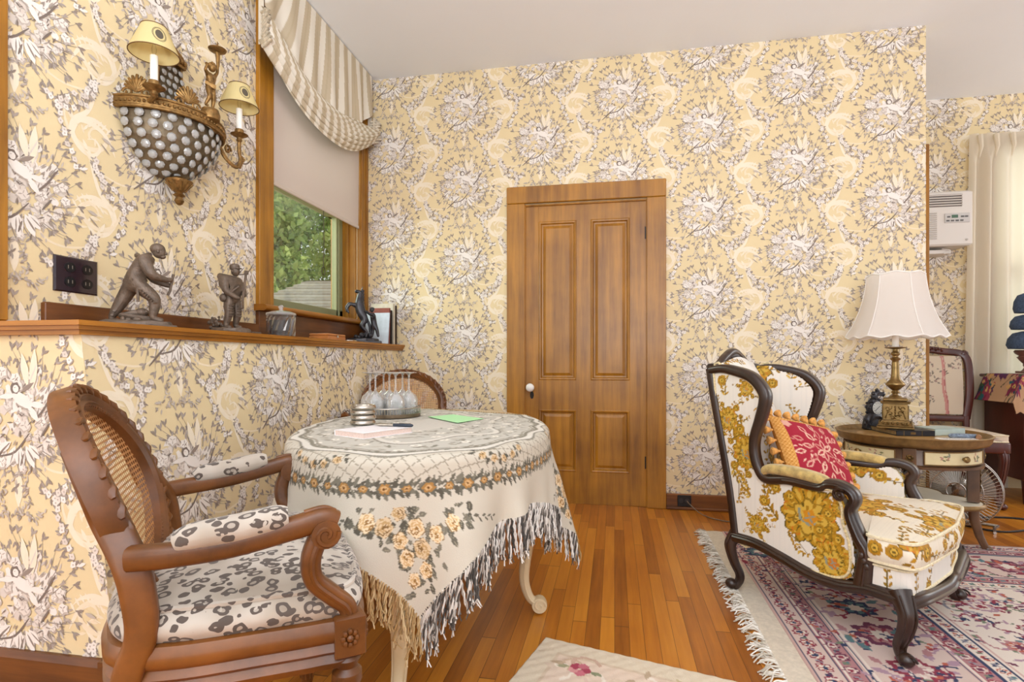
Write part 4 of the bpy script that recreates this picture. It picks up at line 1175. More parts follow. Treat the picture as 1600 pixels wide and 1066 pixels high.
# band of leaves and small flowers, swags of roses
SL = 3.6
band = Canvas(SL, .22, .0018, c_cl); msk = np.zeros((int(.22 / .0018), int(SL / .0018)), bool)
r_ = random.Random(8)
DK = [lin(h) for h in ('#6A665A', '#5C584D', '#7C7769')]
u = 0
while u < SL:
    for sv in (-1, 1):
        for a in (.55, 1.25): band.leaf(u + r_.uniform(-.004, .004), .13 + sv * .002, sv * a + r_.uniform(-.2, .2), r_.uniform(.022, .034), .0085, r_.choice(DK))
    u += .0155
k = 0; u = .02
while u < SL:
    R = .0125 if k % 2 else .009
    band.blob(u, .13, R * 1.25, DK[0], n=20, lob=6, amp=.12); band.blob(u, .13, R, lin('#A87D48'), n=20, lob=6, amp=.15); band.blob(u, .13, R * .6, lin('#C9A473'), n=14); band.blob(u, .13, R * .25, lin('#6B4520'))
    u += .042; k += 1
def rose(c, x, y, R, s=0, pale=0):
    A, B2, C2 = (lin('#D8C09C'), lin('#BE9C6C'), lin('#85663E')) if not pale else (lin('#E8D3B0'), lin('#D2AE7C'), lin('#9A7444'))
    c.blob(x, y, R * 1.06, lin('#8E7350'), n=26, lob=5, amp=.1, ph=s); c.blob(x, y, R, A, n=26, lob=5, amp=.1, ph=s)
    for q, rr_ in enumerate((.85, .65, .48, .3)):
        for k in range(3):
            a = s + q * .8 + k * 2.1
            pts = [(x + R * rr_ * math.cos(a + t), y + R * rr_ * .9 * math.sin(a + t)) for t in (0, .5, 1.0, 1.5)]
            c.stroke(pts, R * .13, B2 if k else C2)
    c.blob(x, y, R * .2, C2)
for k in range(8):                                  # swags between lattice
    u0 = SL * (k + .5 + .12) / 8
    for q in range(-5, 6):
        uu, vv = u0 + q * .017, .052 + .03 * (1 - (q / 5) ** 2)
        for s in (-1, 1): band.leaf(uu, vv, r_.uniform(0, 6.28), .02, .009, r_.choice(DK))
        if q % 2 == 0: rose(band, uu, vv, .0105, q)
UB = (ph + PI) / (2 * PI) * SL; VB = ee + .035
bc = band.get(UB, np.clip(VB, 0, .2199))
bm = (np.abs(bc - c_cl).sum(-1) > .02) & (VB > .037) & (VB < .2)
col[bm] = bc[bm]
# rose bouquets in the corners
CCn = Canvas(2 * HS, 2 * HS, .0022, c_cl)
def corner(cx, cy, dxx, dyy):
    """bouquet pointing into the corner; d = direction from the corner to the middle"""
    r2 = random.Random(5)
    ux, uy = dxx / math.sqrt(2), dyy / math.sqrt(2); vx, vy = -uy, ux
    at = lambda s, t: (cx + ux * s * .93 + vx * t, cy + uy * s * .93 + vy * t)
    for s, t in ((.10, 0), (.135, -.025), (.14, .03), (.19, -.04), (.185, .015), (.2, .06), (.235, -.075), (.24, -.02), (.25, .035), (.26, .09), (.275, -.12), (.285, .135), (.29, .005), (.305, .17), (.3, -.165)):
        x, y = at(s, t)
        for _ in range(7):
            a = r2.uniform(0, 6.28); L = r2.uniform(.022, .034); xx, yy = x + r2.gauss(0, .016), y + r2.gauss(0, .016)
            CCn.leaf(xx, yy, a, L, L * .55, r2.choice(DK)); CCn.stroke([(xx, yy), (xx + L * math.cos(a), yy + L * math.sin(a))], .0016, lin('#9A937F'))
    for s, t, R in ((.105, .012, .019), (.135, -.03, .02), (.165, .03, .022), (.19, -.02, .025), (.215, .045, .021), (.235, -.065, .021), (.245, -.005, .024), (.26, .085, .024), (.275, -.115, .02), (.285, .13, .023), (.29, .04, .019)):
        x, y = at(s, t); rose(CCn, x, y, R, s * 40, int(s * 1000) % 2)
    for sg in (-1, 1):
        for k in range(8): x, y = at(.305 + .004 * k, sg * (.165 + .013 * k)); CCn.leaf(x, y, math.atan2(vy, vx) + (0 if sg > 0 else PI) + (.5 if k % 2 else -.5), .02, .007, DK[0])
for sx in (-1, 1):
    for sy in (-1, 1): corner(HS + sx * HS, HS + sy * HS, -sx, -sy)
cc_ = CCn.get(Pq + HS, Qq + HS)
cm = (np.abs(cc_ - c_cl).sum(-1) > .02) & (ee > .14)
col[cm] = cc_[cm]
cl = np_grid('tablecloth', PC, M_FABRIC, None, col)
tag(cl, 'off-white woven tablecloth with rose corners and knotted fringe over the table', 'tablecloth', None, (*TC, 0), YAW)
sol = cl.modifiers.new('hem', 'SOLIDIFY'); sol.thickness = .0012; sol.offset = 1
# ---- fringe
fm = MB(); rf = random.Random(12)
TAN = [lin(h) for h in ('#B79A6C', '#CDB58B', '#A3855A')]; BW = [lin(h) for h in ('#D9D4CC', '#6B655F', '#B0A9A1', '#4E4A46', '#E6E2DC')]
edges = []
for k in range(4):
    for i in range(0, 150):
        t = (i + rf.uniform(.2, .8)) / 150 * 2 * HS - HS
        edges.append((k, *((t, -HS), (HS, t), (t, HS), (-HS, t))[k]))
for k, p, q in edges:
    x, y = cloth_xy(p, q)
    P0, _, e0, _, _ = drape(np.array([x]), np.array([y])); P0 = P0[0]
    o = np.array([x, y, 0]); o /= np.linalg.norm(o); sd = np.array([-o[1], o[0], 0])
    Lf = rf.uniform(.075, .105); pal = TAN if k in (0, 2) else BW
    sw = rf.gauss(0, .012); so = rf.gauss(.004, .008)
    ctr = [P0 + np.array([0, 0, .004]), P0 + sd * sw * .4 + o * so * .5 + np.array([0, 0, -Lf * .45]), P0 + sd * sw + o * so + np.array([0, 0, -Lf])]
    ctr = catmull(ctr, 4)
    for s in (0, 1):
        pts = [c + sd * .0028 * math.cos(i * 1.6 + s * PI) + o * .0028 * math.sin(i * 1.6 + s * PI) for i, c in enumerate(ctr)]
        fm.sweep(pts, circ(.0024, 4), None, col=rf.choice(pal))
    for _ in range(2):
        b_ = ctr[-1]; fm.sweep([b_, b_ + sd * rf.gauss(0, .006) + o * rf.gauss(0, .004) + np.array([0, 0, -.016])], circ(.0016, 3), None, col=rf.choice(pal))
f = fm.build('fringe', M_FABRIC, cl, smooth=True); f['kind'] = 'stuff'

# ================================================================ on the table
CT = CZ + .0014
def ontable(lat, dep): return (*gp(lat, dep), CT)
tr = thing('gallery_tray', 'round silver gallery tray holding upturned wine glasses on the tablecloth', 'tray', ontable(-.525, 2.36), 0)
MB().lathe([(.004, .0), (.126, 0), (.132, .004), (.132, .018), (.128, .018), (.127, .006), (.004, .005)], n=48, cap=False).build('base', mat('tarnished_silver', '#80705C', .3, .85, .25, 30), tr)
mb = MB().tube([(.131 * math.cos(2 * PI * k / 48), .131 * math.sin(2 * PI * k / 48), .041) for k in range(48)], .0026, 8, True)
for k in range(72):
    a = 2 * PI * k / 72; mb.tube([(.131 * math.cos(a), .131 * math.sin(a), .016), (.131 * math.cos(a), .131 * math.sin(a), .041)], .0014, 5)
mb.build('gallery_rail', M_STEEL, tr)
TRX, TRY, _ = ontable(-.525, 2.36)
gl0 = None
prof = [(.031, 0), (.036, .02), (.039, .045), (.038, .066), (.03, .085), (.014, .098), (.0052, .108), (.0038, .125), (.0036, .155), (.0045, .172), (.012, .178), (.034, .182), (.034, .184), (.012, .184)]
spots = [(.0835 * math.cos(math.radians(a)), .0835 * math.sin(math.radians(a))) if a is not None else (0, 0) for a in (180, 240, 300, 0, 60, None, 120)]
gnames = ['upturned wine glass at the far left of the tray, behind the coaster stack', 'upturned wine glass at the front left edge of the tray', 'upturned wine glass at the front right edge of the tray', 'upturned wine glass at the right end of the tray, nearest the green paper', 'upturned wine glass at the rear right of the tray, before the cane back', 'upturned wine glass in the middle of the tray, ringed by the others', 'upturned wine glass at the rear left of the tray near the low wall']
for (dx_, dy_), lb in zip(spots, gnames):
    q = gp(-.525 + dx_, 2.36 + dy_)
    if gl0 is None:
        gl0 = thing('wine_glass', lb, 'wine glass', (*q, CT + .0055), 0, 'wine glasses on the tray')
        MB().lathe(prof[:7], n=28, cap=False).lathe([(r - .0009, z) for r, z in prof[:6]], n=28, cap=False).build('bowl', M_WINE, gl0)
        MB().lathe(prof[6:11], n=14, cap=False).build('stem', M_WINE, gl0)
        MB().lathe(prof[10:], n=28, cap=True).build('foot', M_WINE, gl0)
    else: dup(gl0, (*q, CT + .0055), 0, lb)
cs0 = None
for k, w_ in enumerate(('lowest', 'second from the bottom', 'third from the bottom', 'topmost')):
    q = gp(-.555 + .002 * (k % 2), 2.05)
    lb = f'silver rimmed glass coaster, {w_} of the stack beside the tray'
    if cs0 is None:
        cs0 = thing('coaster', lb, 'coaster', (*q, CT), 0, 'stacked coasters')
        MB().lathe([(.04, .002), (.045, .004), (.047, .009), (.045, .015), (.042, .0185), (.039, .016), (.038, .009)], n=32, cap=False).build('rim', M_STEEL, cs0)
        MB().lathe([(.004, 0), (.041, .0), (.043, .003), (.004, .006)], n=32).build('disc', glass('pressed_glass', (.9, .92, .92), .3), cs0)
    else: dup(cs0, (*q, CT + .0188 * k), 0, lb)
nb_a = math.atan2(.8, .6) + YAW
nb = thing('notebook', 'white hardback notebook with pink page edges lying shut on the tablecloth', 'notebook', ontable(-.449, 1.665), nb_a)
MB().box(0, .2, 0, .145, 0, .002, bev=.0008).box(0, .2, 0, .145, .017, .019, bev=.0008).box(0, .2, .1425, .145, 0, .019, bev=.0008).build('cover', mat('pale_cloth_cover', '#F3EFF0', .7, 0, .04, 40), nb, smooth=False)
MB().box(.002, .198, .003, .1425, .002, .017).build('pages', mat('page_edges', '#E3CBC0', .8, 0, .12, 300), nb, smooth=False)
pn = thing('pen', 'black and silver ballpoint pen lying on the pale notebook', 'pen', (*gp(-.449 + .055, 1.665 + .165), CT + .019 + .0055), YAW - .22)
MB().lathe([(.001, -.07), (.0035, -.058), (.005, -.05), (.005, .0)], n=12, M=Matrix.Rotation(PI / 2, 4, 'Y')).build('grip', M_STEEL, pn)
MB().lathe([(.0052, 0), (.0055, .03), (.005, .066), (.002, .07)], n=12, M=Matrix.Rotation(PI / 2, 4, 'Y')).build('barrel', mat('navy_pen', '#26303E', .3), pn)
MB().box(.02, .062, -.0012, .0012, .0055, .0075, bev=.0005).build('clip', M_STEEL, pn)
pts = [(-.205, 2.075), (-.115, 2.25), (-.262, 2.44), (-.352, 2.31)]
mb = MB(); w = [gp(*p) for p in pts]; c_ = np.mean(w, axis=0)
mb.prism([(x - c_[0], y - c_[1]) for x, y in w], lambda u, v, k: (u, v, k + .002 * math.sin(u * 30)), .0012)
tag(mb.build('note_paper', mat('green_paper', '#B9F0B4', .8), None, smooth=False), 'light green sheet of note paper on the tablecloth', 'paper', None, (c_[0], c_[1], CT + .0022))
# ================================================================ at the left window: shade, valance
sh = thing('roller_shade', 'pale beige roller shade half drawn over the window by the ledge', 'shade', (XL + .012, 3.08, 1.878))
sy0, sy1 = 2.593 - 3.08, 3.566 - 3.08
M_SHADE = sheer('shade_cloth', '#CFC0B6', .06)
MB().grid(lambda u, v: (.0 + .006 * math.sin(v * 1.5), sy0 + (sy1 - sy0) * u, .012 + .93 * v), 8, 16).build('shade_cloth', M_SHADE, sh)
MB().box(-.004, .006, sy0, sy1, -.008, .014, bev=.003).build('hem_bar', mat('shade_hem', '#CDBFB2', .7), sh, smooth=False)
mb = MB().tube([(0, .02, 0), (.002, .022, -.18), (0, .02, -.35)], .003, 6)
mb.tube([(0, .02 + .018 * math.cos(a), -.374 + .024 * math.sin(a)) for a in [2 * PI * k / 20 for k in range(20)]], .0035, 6, True)
mb.build('pull_ring', mat('crocheted_ring', '#48432A', .8), sh)

VL = thing('swag_valance', 'striped cream and taupe swag valance gathered over the left window', 'valance', (XL, 3.0, 2.5))
CV = Canvas(2.2, 1.2, .004, lin('#E9E2D4'))
u = 0
while u < 2.2:
    CV.poly([(u, 0), (u + .062, 0), (u + .062, 1.2), (u, 1.2)], lin('#C6B79D')); CV.poly([(u + .026, 0), (u + .036, 0), (u + .036, 1.2), (u + .026, 1.2)], lin('#BBAB8F'), .6); u += .118
vy0, vy1 = 2.42 - 3.0, 3.635 - 3.0
def bottom(u): return 2.26 + .235 * abs(2 * u - 1) ** 2.2 - 2.5
NU, NV = 260, 120
U, V = np.meshgrid(np.linspace(0, 1, NU), np.linspace(0, 1, NV), indexing='ij')
bt = 2.26 + .235 * np.abs(2 * U - 1) ** 2.2 - 2.5
bt = bt + .19                                       # panel ends where the gathers begin
Yv = vy0 + (vy1 - vy0) * U; Zv = .455 + (bt - .455) * V
Xv = .08 + .012 * np.sin(U * 40) * V + .006 * np.sin(U * 23 + 2) * V + .02 * V * np.sin(PI * U)
sl = U * 1.33 + V * .22 * (U - .75) * -1.1
np_grid('panel', np.stack([Xv, Yv, Zv], -1), vmat('striped_cotton', .9, .2, 300), VL, CV.get(sl + .3, V * .5))
cf = []
for ue in (0, 1):
    y = vy0 if ue == 0 else vy1
    MB().grid(lambda a, b: (.05 + .03 * a, y, .455 + (-.0 - .455) * b), 4, 6).build('side_return', mat('valance_side', '#DDD3C2', .9), VL)
NV2 = 90
U, V = np.meshgrid(np.linspace(0, 1, 300), np.linspace(0, 1, NV2), indexing='ij')
e_ = np.abs(2 * U - 1)
wid = .21 - .05 * e_ ** 4 - .06 * np.clip(U - .75, 0, 1) * 4
b0 = 2.25 + .235 * e_ ** 2.2 - 2.5
tz = b0 + wid * (1 - V) + .012
pl_ = .023 * np.sin(V * 2 * PI * 8 + 1.3 * np.sin(U * 5) + U * 3) * (.6 + .4 * np.sin(V * 9 + U * 11)) * (.55 + .45 * e_ ** 2)
Xg = .085 + .045 * np.sin(PI * V) + pl_ + .02 * np.sin(PI * U)
Yg = vy0 - .03 + (vy1 - vy0 + .03) * U
Zg = tz + .008 * np.cos(V * 2 * PI * 8 + 1.3 * np.sin(U * 5) + U * 3)
cg = CV.get(U * 1.75 + .25 - V * .1 + .012 * np.sin(V * 50 + U * 9), V * .4)
np_grid('gathered_swag', np.stack([Xg, Yg, Zg], -1), bpy.data.materials['striped_cotton'], VL, cg)
for ue in (0, 1):
    y = vy0 - .03 if ue == 0 else vy1
    mb = MB(); r = random.Random(ue)
    for k in range(9):
        z = -.02 + .018 * k
        mb.sweep([(.08, y + (.02 if ue == 0 else -.025), z), (.135 + r.uniform(-.015, .02), y + (-.012 if ue == 0 else .0), z + .012), (.10, y + (.012 if ue == 0 else -.02), z + .03)], circ(.009, 7), None)
    mb.build('rosette', mat('gathered_cuff', '#CFC3AE', .9, 0, .25, 60), VL)

# ================================================================ crystal wall sconce
SC = thing('wall_sconce', 'gilt wall sconce with crystal basket, cherub and two small shaded candles', 'wall light', (XL, 1.894, 1.80))
M_CRY = mat('cut_crystal', '#DDDCD8', .06, 0, .1, 90, 0, 0, .9)
M_CRY.node_tree.nodes['Principled BSDF'].inputs['Transmission Weight'].default_value = .5
M_SOOT = mat('basket_lining', '#7A6A52', .5, .4, .3, 40)
PRJ = .20
# basket: half bowl of revolution against the wall
prof_b = [(.205, .075), (.20, .03), (.185, -.015), (.16, -.055), (.125, -.09), (.085, -.115), (.04, -.13)]
def halfring(r, z, n=28): return [(PRJ / .205 * r * math.sin(PI * k / n), -r * math.cos(PI * k / n), z) for k in range(n + 1)]
mb = MB(); rg = [halfring(r - .012, z) for r, z in prof_b]
for i in range(len(rg) - 1):
    for k in range(28): mb.add([rg[i][k], rg[i][k + 1], rg[i + 1][k + 1], rg[i + 1][k]], [(0, 1, 2, 3)])
mb.build('basket', M_SOOT, SC)
rim = halfring(.212, .085, 36)
mb = MB().sweep(rim, rrect(.034, .02, .35), (0, 0, 1)); mb.sweep([(x * 1.03, y * 1.03, z + .018) for x, y, z in rim], circ(.006, 6), (0, 0, 1)); mb.sweep([(x * 1.03, y * 1.03, z - .018) for x, y, z in rim], circ(.006, 6), (0, 0, 1))
for x, y, z in halfring(.222, .085, 44)[1:-1]: mb.ball((x, y, z), .007, 6, 4)
mb.build('rim', M_GILT, SC)
cr0 = None
def crystal(p, r, d=None):
    global cr0
    if cr0 is None:
        cr0 = MB().lathe([(.002, -.35), (.62, -.26), (1.0, 0), (.66, .3), (.3, .38), (.004, .4)], n=8).build('crystal_bead', M_CRY, SC, smooth=False); o = cr0
    else:
        o = cr0.copy(); COL.objects.link(o); o.parent = SC
    o.location = p; o.scale = (r, r, r)
    o.rotation_euler = Vector(d or (1, 0, 0)).to_track_quat('Z', 'Y').to_euler()
for (r, z), n in zip(((.203, .052), (.199, .018), (.186, -.016), (.165, -.048), (.138, -.076), (.105, -.100), (.068, -.118)), (12, 13, 12, 11, 9, 7, 5)):
    off = .5 if n % 2 else .0
    for k in range(n):
        a = PI * (k + .5) / n
        crystal((PRJ / .205 * r * math.sin(a), -r * math.cos(a), z), .0165, (math.sin(a), -math.cos(a), -.5 * (.08 - z) / .2))
# back plate climbing the wall, strung with crystals
mb = MB().prism([(-.07, .09), (.07, .09), (.062, .25), (.055, .36), (.0, .385), (-.055, .36), (-.062, .25)], lambda u, v, k: (k, u, v), .03); mb.build('back_plate', M_SOOT, SC, smooth=False)
mb = MB().prism([(-.065, .33), (.065, .33), (.07, .35), (.05, .375), (0, .40), (-.05, .375), (-.07, .35)], lambda u, v, k: (k + .005, u, v), .045)
for k in range(7): mb.ball((.052, -.054 + .018 * k, .352), .010, 7, 5)
for s in (-1, 1): mb.tube([(.03, s * .066, .1), (.034, s * .06, .25), (.034, s * .055, .34)], .006, 6)
mb.build('crown', M_GILT, SC, smooth=False)
for i in range(7):
    for k in range(4): crystal((.042, -.045 + .03 * k + (.008 if i % 2 else 0), .12 + .031 * i), .0125, (1, 0, .1))
fin = [(.004, -.235), (.012, -.23), (.018, -.218), (.012, -.204), (.022, -.196), (.012, -.186), (.03, -.172), (.046, -.150), (.05, -.14), (.03, -.134), (.02, -.125)]
mb = MB().lathe(fin, (.075, 0, 0), 20, sx=.95)
for k in range(10): a = 2 * PI * k / 10; mb.tube([(.075 + .02 * math.cos(a), .02 * math.sin(a), -.178), (.075 + .045 * math.cos(a), .047 * math.sin(a), -.147)], .005, 6)
mb.build('finial', M_GILT, SC)
def palmette(ang, s=1):
    c = np.array([PRJ / .205 * .212 * math.sin(ang), -.212 * math.cos(ang), .10]); t = np.array([math.cos(ang), math.sin(ang), 0]); nrm = np.array([math.sin(ang), -math.cos(ang), 0])
    mb = MB(); pt = lambda u, v, w=0: tuple(c + t * u + np.array([0, 0, v]) + nrm * w)
    for k in range(-4, 5):
        a = PI / 2 + k * .26
        L = .062 - .004 * abs(k)
        mb.sweep([pt(0, .018), pt(L * .5 * math.cos(a), .018 + L * .5 * math.sin(a), .004), pt(L * math.cos(a), .018 + L * math.sin(a), -.002)], circ(1, 7), tuple(nrm), scale=[.004, .0075, .005])
    for sgn in (-1, 1):
        mb.tube([pt(sgn * (.028 + (.018 - .0012 * q) * math.cos(q * .6)), .014 + (.018 - .0012 * q) * math.sin(q * .6), .002) for q in range(13)], .0045, 6)
    mb.box(-.005, .005, -.04, .04, -.01, .008, M=Matrix.Translation(c) @ Matrix.Rotation(ang + PI / 2 - PI / 2, 4, 'Z') @ Matrix.Rotation(PI / 2, 4, 'Z'))
    mb.build('palmette', M_GILT, SC)
palmette(.38); palmette(1.15); palmette(2.75)
M_SHD = sheer('parchment_shade', '#EAD9A0', .3)
M_BRN = mat('shade_binding', '#6B4A26', .8); M_CAMEO = mat('cameo_print', '#5A5142', .8)
def candle(y, name='candle_arm'):
    x = .16
    a = MB().tube(catmull([(.15, y * .82, .075), (.175, y * .95, .045), (.18, y * 1.08, .05), (.165, y * 1.1, .08), (x, y, .105)], 5) if y > 0 else catmull([(.12, y * .9, .085), (.155, y * .97, .09), (x, y, .105)], 5), .009, 8)
    if y > 0:
        yy = .2
        a = MB().tube(catmull([(.12, .165, .06), (.135, .18, .02), (.15, .20, -.005), (.16, .225, -.012), (.165, .24, .02), (.16, .24, .06), (.16, .24, .10)], 6), .008, 8)
        a.tube([(.135, .2 + (.022 - .0015 * k) * math.cos(k * .6), .055 + (.022 - .0015 * k) * math.sin(k * .6)) for k in range(13)], .005, 6)
        for k in range(5): a.sweep([(.155, .255 + .006 * k, -.005 + .01 * k), (.15, .238 + .008 * k, .005 + .012 * k)], circ(1, 6), None, scale=[.007, .003])
        y = .24
    z0 = .105 + (.015 if y > 0 else 0)
    a.lathe([(.006, -.02), (.012, -.012), (.010, 0), (.03, .01), (.036, .014), (.03, .016), (.016, .016), (.019, .026), (.017, .036), (.012, .038)], (x, y, z0), 20)
    A = a.build('candle_arm', M_GILT, SC)
    MB().lathe([(.0125, .03), (.0125, .125), (.009, .127), (.004, .128)], (x, y, z0), 14).build('candle', M_CANDLE, A)
    b = MB().lathe([(.004, .127), (.0075, .138), (.008, .150), (.004, .168), (.001, .178)], (x, y, z0), 10).build('bulb', M_GLASS, A)
    s = MB().lathe([(.078, .13), (.075, .142), (.042, .222), (.040, .226)], (x, y, z0), 36, cap=False)
    S_ = s.build('lamp_shade', M_SHD, SC); S_['label'] = 'small parchment shade with dark cameo prints'
    for r, z in ((.0782, .131), (.0405, .226)):
        bb = MB().tube([(x + r * math.cos(t), y + r * math.sin(t), z0 + z) for t in [2 * PI * k / 36 for k in range(36)]], .0018, 6, True)
        bb.build('binding', M_BRN, S_)
    cm_ = MB()
    for an in (-.55, 1.55, 3.6):
        def on(u, v, k): 
            zz = .178 + v; r = .0755 - (.0755 - .042) * (zz - .14) / .082 + .0008 + k; t = an + u / r
            return (x + r * math.cos(t), y + r * math.sin(t), z0 + zz)
        cm_.prism(blobpts(0, 0, .0125, .0185, 0, 18), on, .0002)
        for w in (.019, .0215):
            for q in ribbonpolys([(w * math.cos(t), w * 1.32 * math.sin(t)) for t in [2 * PI * k / 24 for k in range(25)]], .0012): cm_.prism(q, on, .0002)
    cm_.build('cameo', M_CAMEO, S_, smooth=False)
candle(-.21); candle(.21)

def figure(mb, J, limbs, R, m=0, M=None):
    """one smooth body: chains of tapering tubes with balls at the joints"""
    for a, b in limbs:
        A, B_ = np.array(J[a]), np.array(J[b]); ra, rb = R[a], R[b]
        mid = [A + (B_ - A) * t for t in (0, .15, .35, .6, .85, 1)]
        rr2 = [ra * .9, ra, ra * .98 + .02 * rb, (ra + rb) / 2 * 1.02, rb * 1.02, rb * .9]
        mb.sweep(mid, circ(1, 10), None, scale=rr2, m=m, M=M)
        mb.ball(tuple(A), ra * .97, 10, 7, m=m, M=M); mb.ball(tuple(B_), rb * .97, 10, 7, m=m, M=M)
def skin_fig(name, J, edges, R, material, parent, lv=2, extra=None):
    """skin-modifier body from a joint tree, baked to one continuous mesh"""
    keys = list(J); me = bpy.data.meshes.new(name); me.from_pydata([J[k] for k in keys], [(keys.index(a), keys.index(b)) for a, b in edges], [])
    o = bpy.data.objects.new(name, me); COL.objects.link(o)
    sk = o.modifiers.new('skin', 'SKIN'); sk.use_smooth_shade = True
    for i, k in enumerate(keys):
        r = R[k]; r = r if isinstance(r, tuple) else (r, r)
        me.skin_vertices[0].data[i].radius = r; me.skin_vertices[0].data[i].use_root = (i == 0)
    ss = o.modifiers.new('sub', 'SUBSURF'); ss.levels = lv; ss.render_levels = lv
    dg = bpy.context.evaluated_depsgraph_get(); ev = o.evaluated_get(dg); nm = bpy.data.meshes.new_from_object(ev)
    V = [tuple(v.co) for v in nm.vertices]; F = [tuple(p.vertices) for p in nm.polygons]
    bpy.data.objects.remove(o); bpy.data.meshes.remove(me)
    mb = MB().add(V, F)
    if extra: extra(mb)
    return mb.build(name, material, parent)
# cherub standing on the rim holding up an empty candle cup
cx_, cyy, cz_ = .205, .01, .135
J = {'hip': (0, 0, .085), 'chest': (0, .004, .125), 'neck': (0, .008, .147), 'lhip': (0, -.012, .08), 'lkn': (.012, -.016, .045), 'lank': (-.004, -.022, .012), 'ltoe': (.012, -.024, .006), 'rhip': (0, .013, .08), 'rkn': (.004, .014, .042), 'rank': (0, .012, .008), 'rtoe': (.016, .012, .005),
     'lsh': (0, -.014, .135), 'lel': (.006, -.034, .14), 'lha': (.01, -.026, .165), 'rsh': (0, .02, .137), 'rel': (.004, .034, .16), 'rha': (.004, .038, .20)}
Ed = [('hip', 'chest'), ('chest', 'neck'), ('hip', 'lhip'), ('lhip', 'lkn'), ('lkn', 'lank'), ('lank', 'ltoe'), ('hip', 'rhip'), ('rhip', 'rkn'), ('rkn', 'rank'), ('rank', 'rtoe'), ('chest', 'lsh'), ('lsh', 'lel'), ('lel', 'lha'), ('chest', 'rsh'), ('rsh', 'rel'), ('rel', 'rha')]
Rr = dict(hip=.017, chest=.017, neck=.008, lhip=.012, lkn=.009, lank=.005, ltoe=.005, rhip=.012, rkn=.009, rank=.005, rtoe=.005, lsh=.009, lel=.006, lha=.005, rsh=.009, rel=.006, rha=.0055)
J = {k: (v[0] + cx_, v[1] + cyy, v[2] + cz_) for k, v in J.items()}
def chx(mb):
    h = (cx_ + .004, cyy + .006, cz_ + .168)
    mb.ball(h, (.015, .0145, .017), 12, 9); mb.ball((h[0] + .014, h[1], h[2] - .002), .004, 6, 5); mb.ball((h[0] - .003, h[1], h[2] + .006), (.0155, .0155, .014), 9, 6)
    for k in range(9): mb.ball((h[0] - .004 + .012 * math.cos(k), h[1] + .012 * math.sin(k * 1.7), h[2] + .012), .006, 6, 5)
    mb.tube([(cx_ + .004, cyy + .038, cz_ + .19), (cx_ + .002, cyy + .04, cz_ + .225), (cx_, cyy + .04, cz_ + .25)], lambda t: .006 + .004 * t, 8)
    mb.lathe([(.012, .245), (.03, .252), (.034, .258), (.03, .26), (.012, .258), (.004, .27), (.001, .29)], (cx_, cyy + .04, cz_), 18)
    mb.sweep([(cx_, cyy - .02, cz_ + .098), (cx_ + .016, cyy, cz_ + .088), (cx_, cyy + .022, cz_ + .094), (cx_ - .014, cyy, cz_ + .098)], circ(1, 8), None, True, scale=[.008, .011, .009, .008])
    mb.lathe([(.02, -.05), (.034, -.04), (.036, -.02), (.03, .0), (.02, .004)], (cx_, cyy, cz_), 16)
ck = skin_fig('cherub', J, Ed, Rr, M_GILT, SC, 2, chx); ck['label'] = 'gilt cherub holding up an empty candle cup'

# ================================================================ outlet plate
op = thing('outlet_plate', 'dark brown two-gang outlet plate on the papered wall above the ledge', 'outlet', (XL, 1.535, 1.235))
MB().loft([[(x, y * k, z * k) for y, z in ((-.076, -.058), (.076, -.058), (.076, .058), (-.076, .058))] for x, k in ((.0, 1), (.003, 1), (.0065, .93))], True, True).build('plate', mat('brown_bakelite', '#2E2028', .22, coat=.5), op, smooth=False)
for y in (-.025, .035):
    for z in (-.024, .024):
        mb = MB().prism(blobpts(y, z, .019, .0165, 0, 20), lambda u, v, k: (.006 + k, u, v), .0025)
        for q in (-.007, .007): mb.box(.0084, .0088, y + q - .0012, y + q + .0012, z - .005, z + .006, 1)
        mb.build('socket', [M_BLACK, mat('socket_slot', '#8C8478', .4)], op, smooth=False)

# ================================================================ things on the ledge
ZL = LEDGE + .0005
def statue(name, label, J, Ed, R, loc, rz, base, extra, mt, part='figure'):
    t = thing(name, label, 'statue', loc, rz)
    skin_fig(part, J, Ed, R, mt, t, 2, extra)
    b = MB(); base(b); b.build('base', mt, t, angle=30)
    return t
def rough_base(b, rx, ry, h, seed, n=22):
    r = random.Random(seed); q = [1 + r.uniform(-.1, .08) for _ in range(n)]
    b.loft([[(rx * k * q[i] * math.cos(2 * PI * i / n), ry * k * q[i] * math.sin(2 * PI * i / n), z + (r.uniform(-.002, .004) if z > h * .6 else 0)) for i in range(n)] for k, z in ((1, 0), (1, h * .5), (.95, h * .85), (.8, h))])
# striding worker: local x runs along the ledge (towards the window)
J = dict(hip=(-.012, 0, .150), waist=(-.004, 0, .178), chest=(.02, 0, .215), neck=(.042, 0, .243),
         lh=(-.018, .018, .146), lk=(-.052, .022, .078), la=(-.078, .022, .026), lt=(-.05, .024, .018), rh=(.0, -.018, .146), rk=(.054, -.020, .098), ra=(.045, -.020, .03), rt=(.078, -.022, .022),
         ls=(.016, .034, .226), le=(.044, .04, .172), lw=(.086, .012, .152), lf=(.098, .004, .149), rs=(.02, -.036, .226), re=(.044, -.052, .174), rw=(.086, -.022, .165), rf=(.10, -.008, .170))
Ed = [('hip', 'waist'), ('waist', 'chest'), ('chest', 'neck'), ('hip', 'lh'), ('lh', 'lk'), ('lk', 'la'), ('la', 'lt'), ('hip', 'rh'), ('rh', 'rk'), ('rk', 'ra'), ('ra', 'rt'), ('chest', 'ls'), ('ls', 'le'), ('le', 'lw'), ('lw', 'lf'), ('chest', 'rs'), ('rs', 're'), ('re', 'rw'), ('rw', 'rf')]
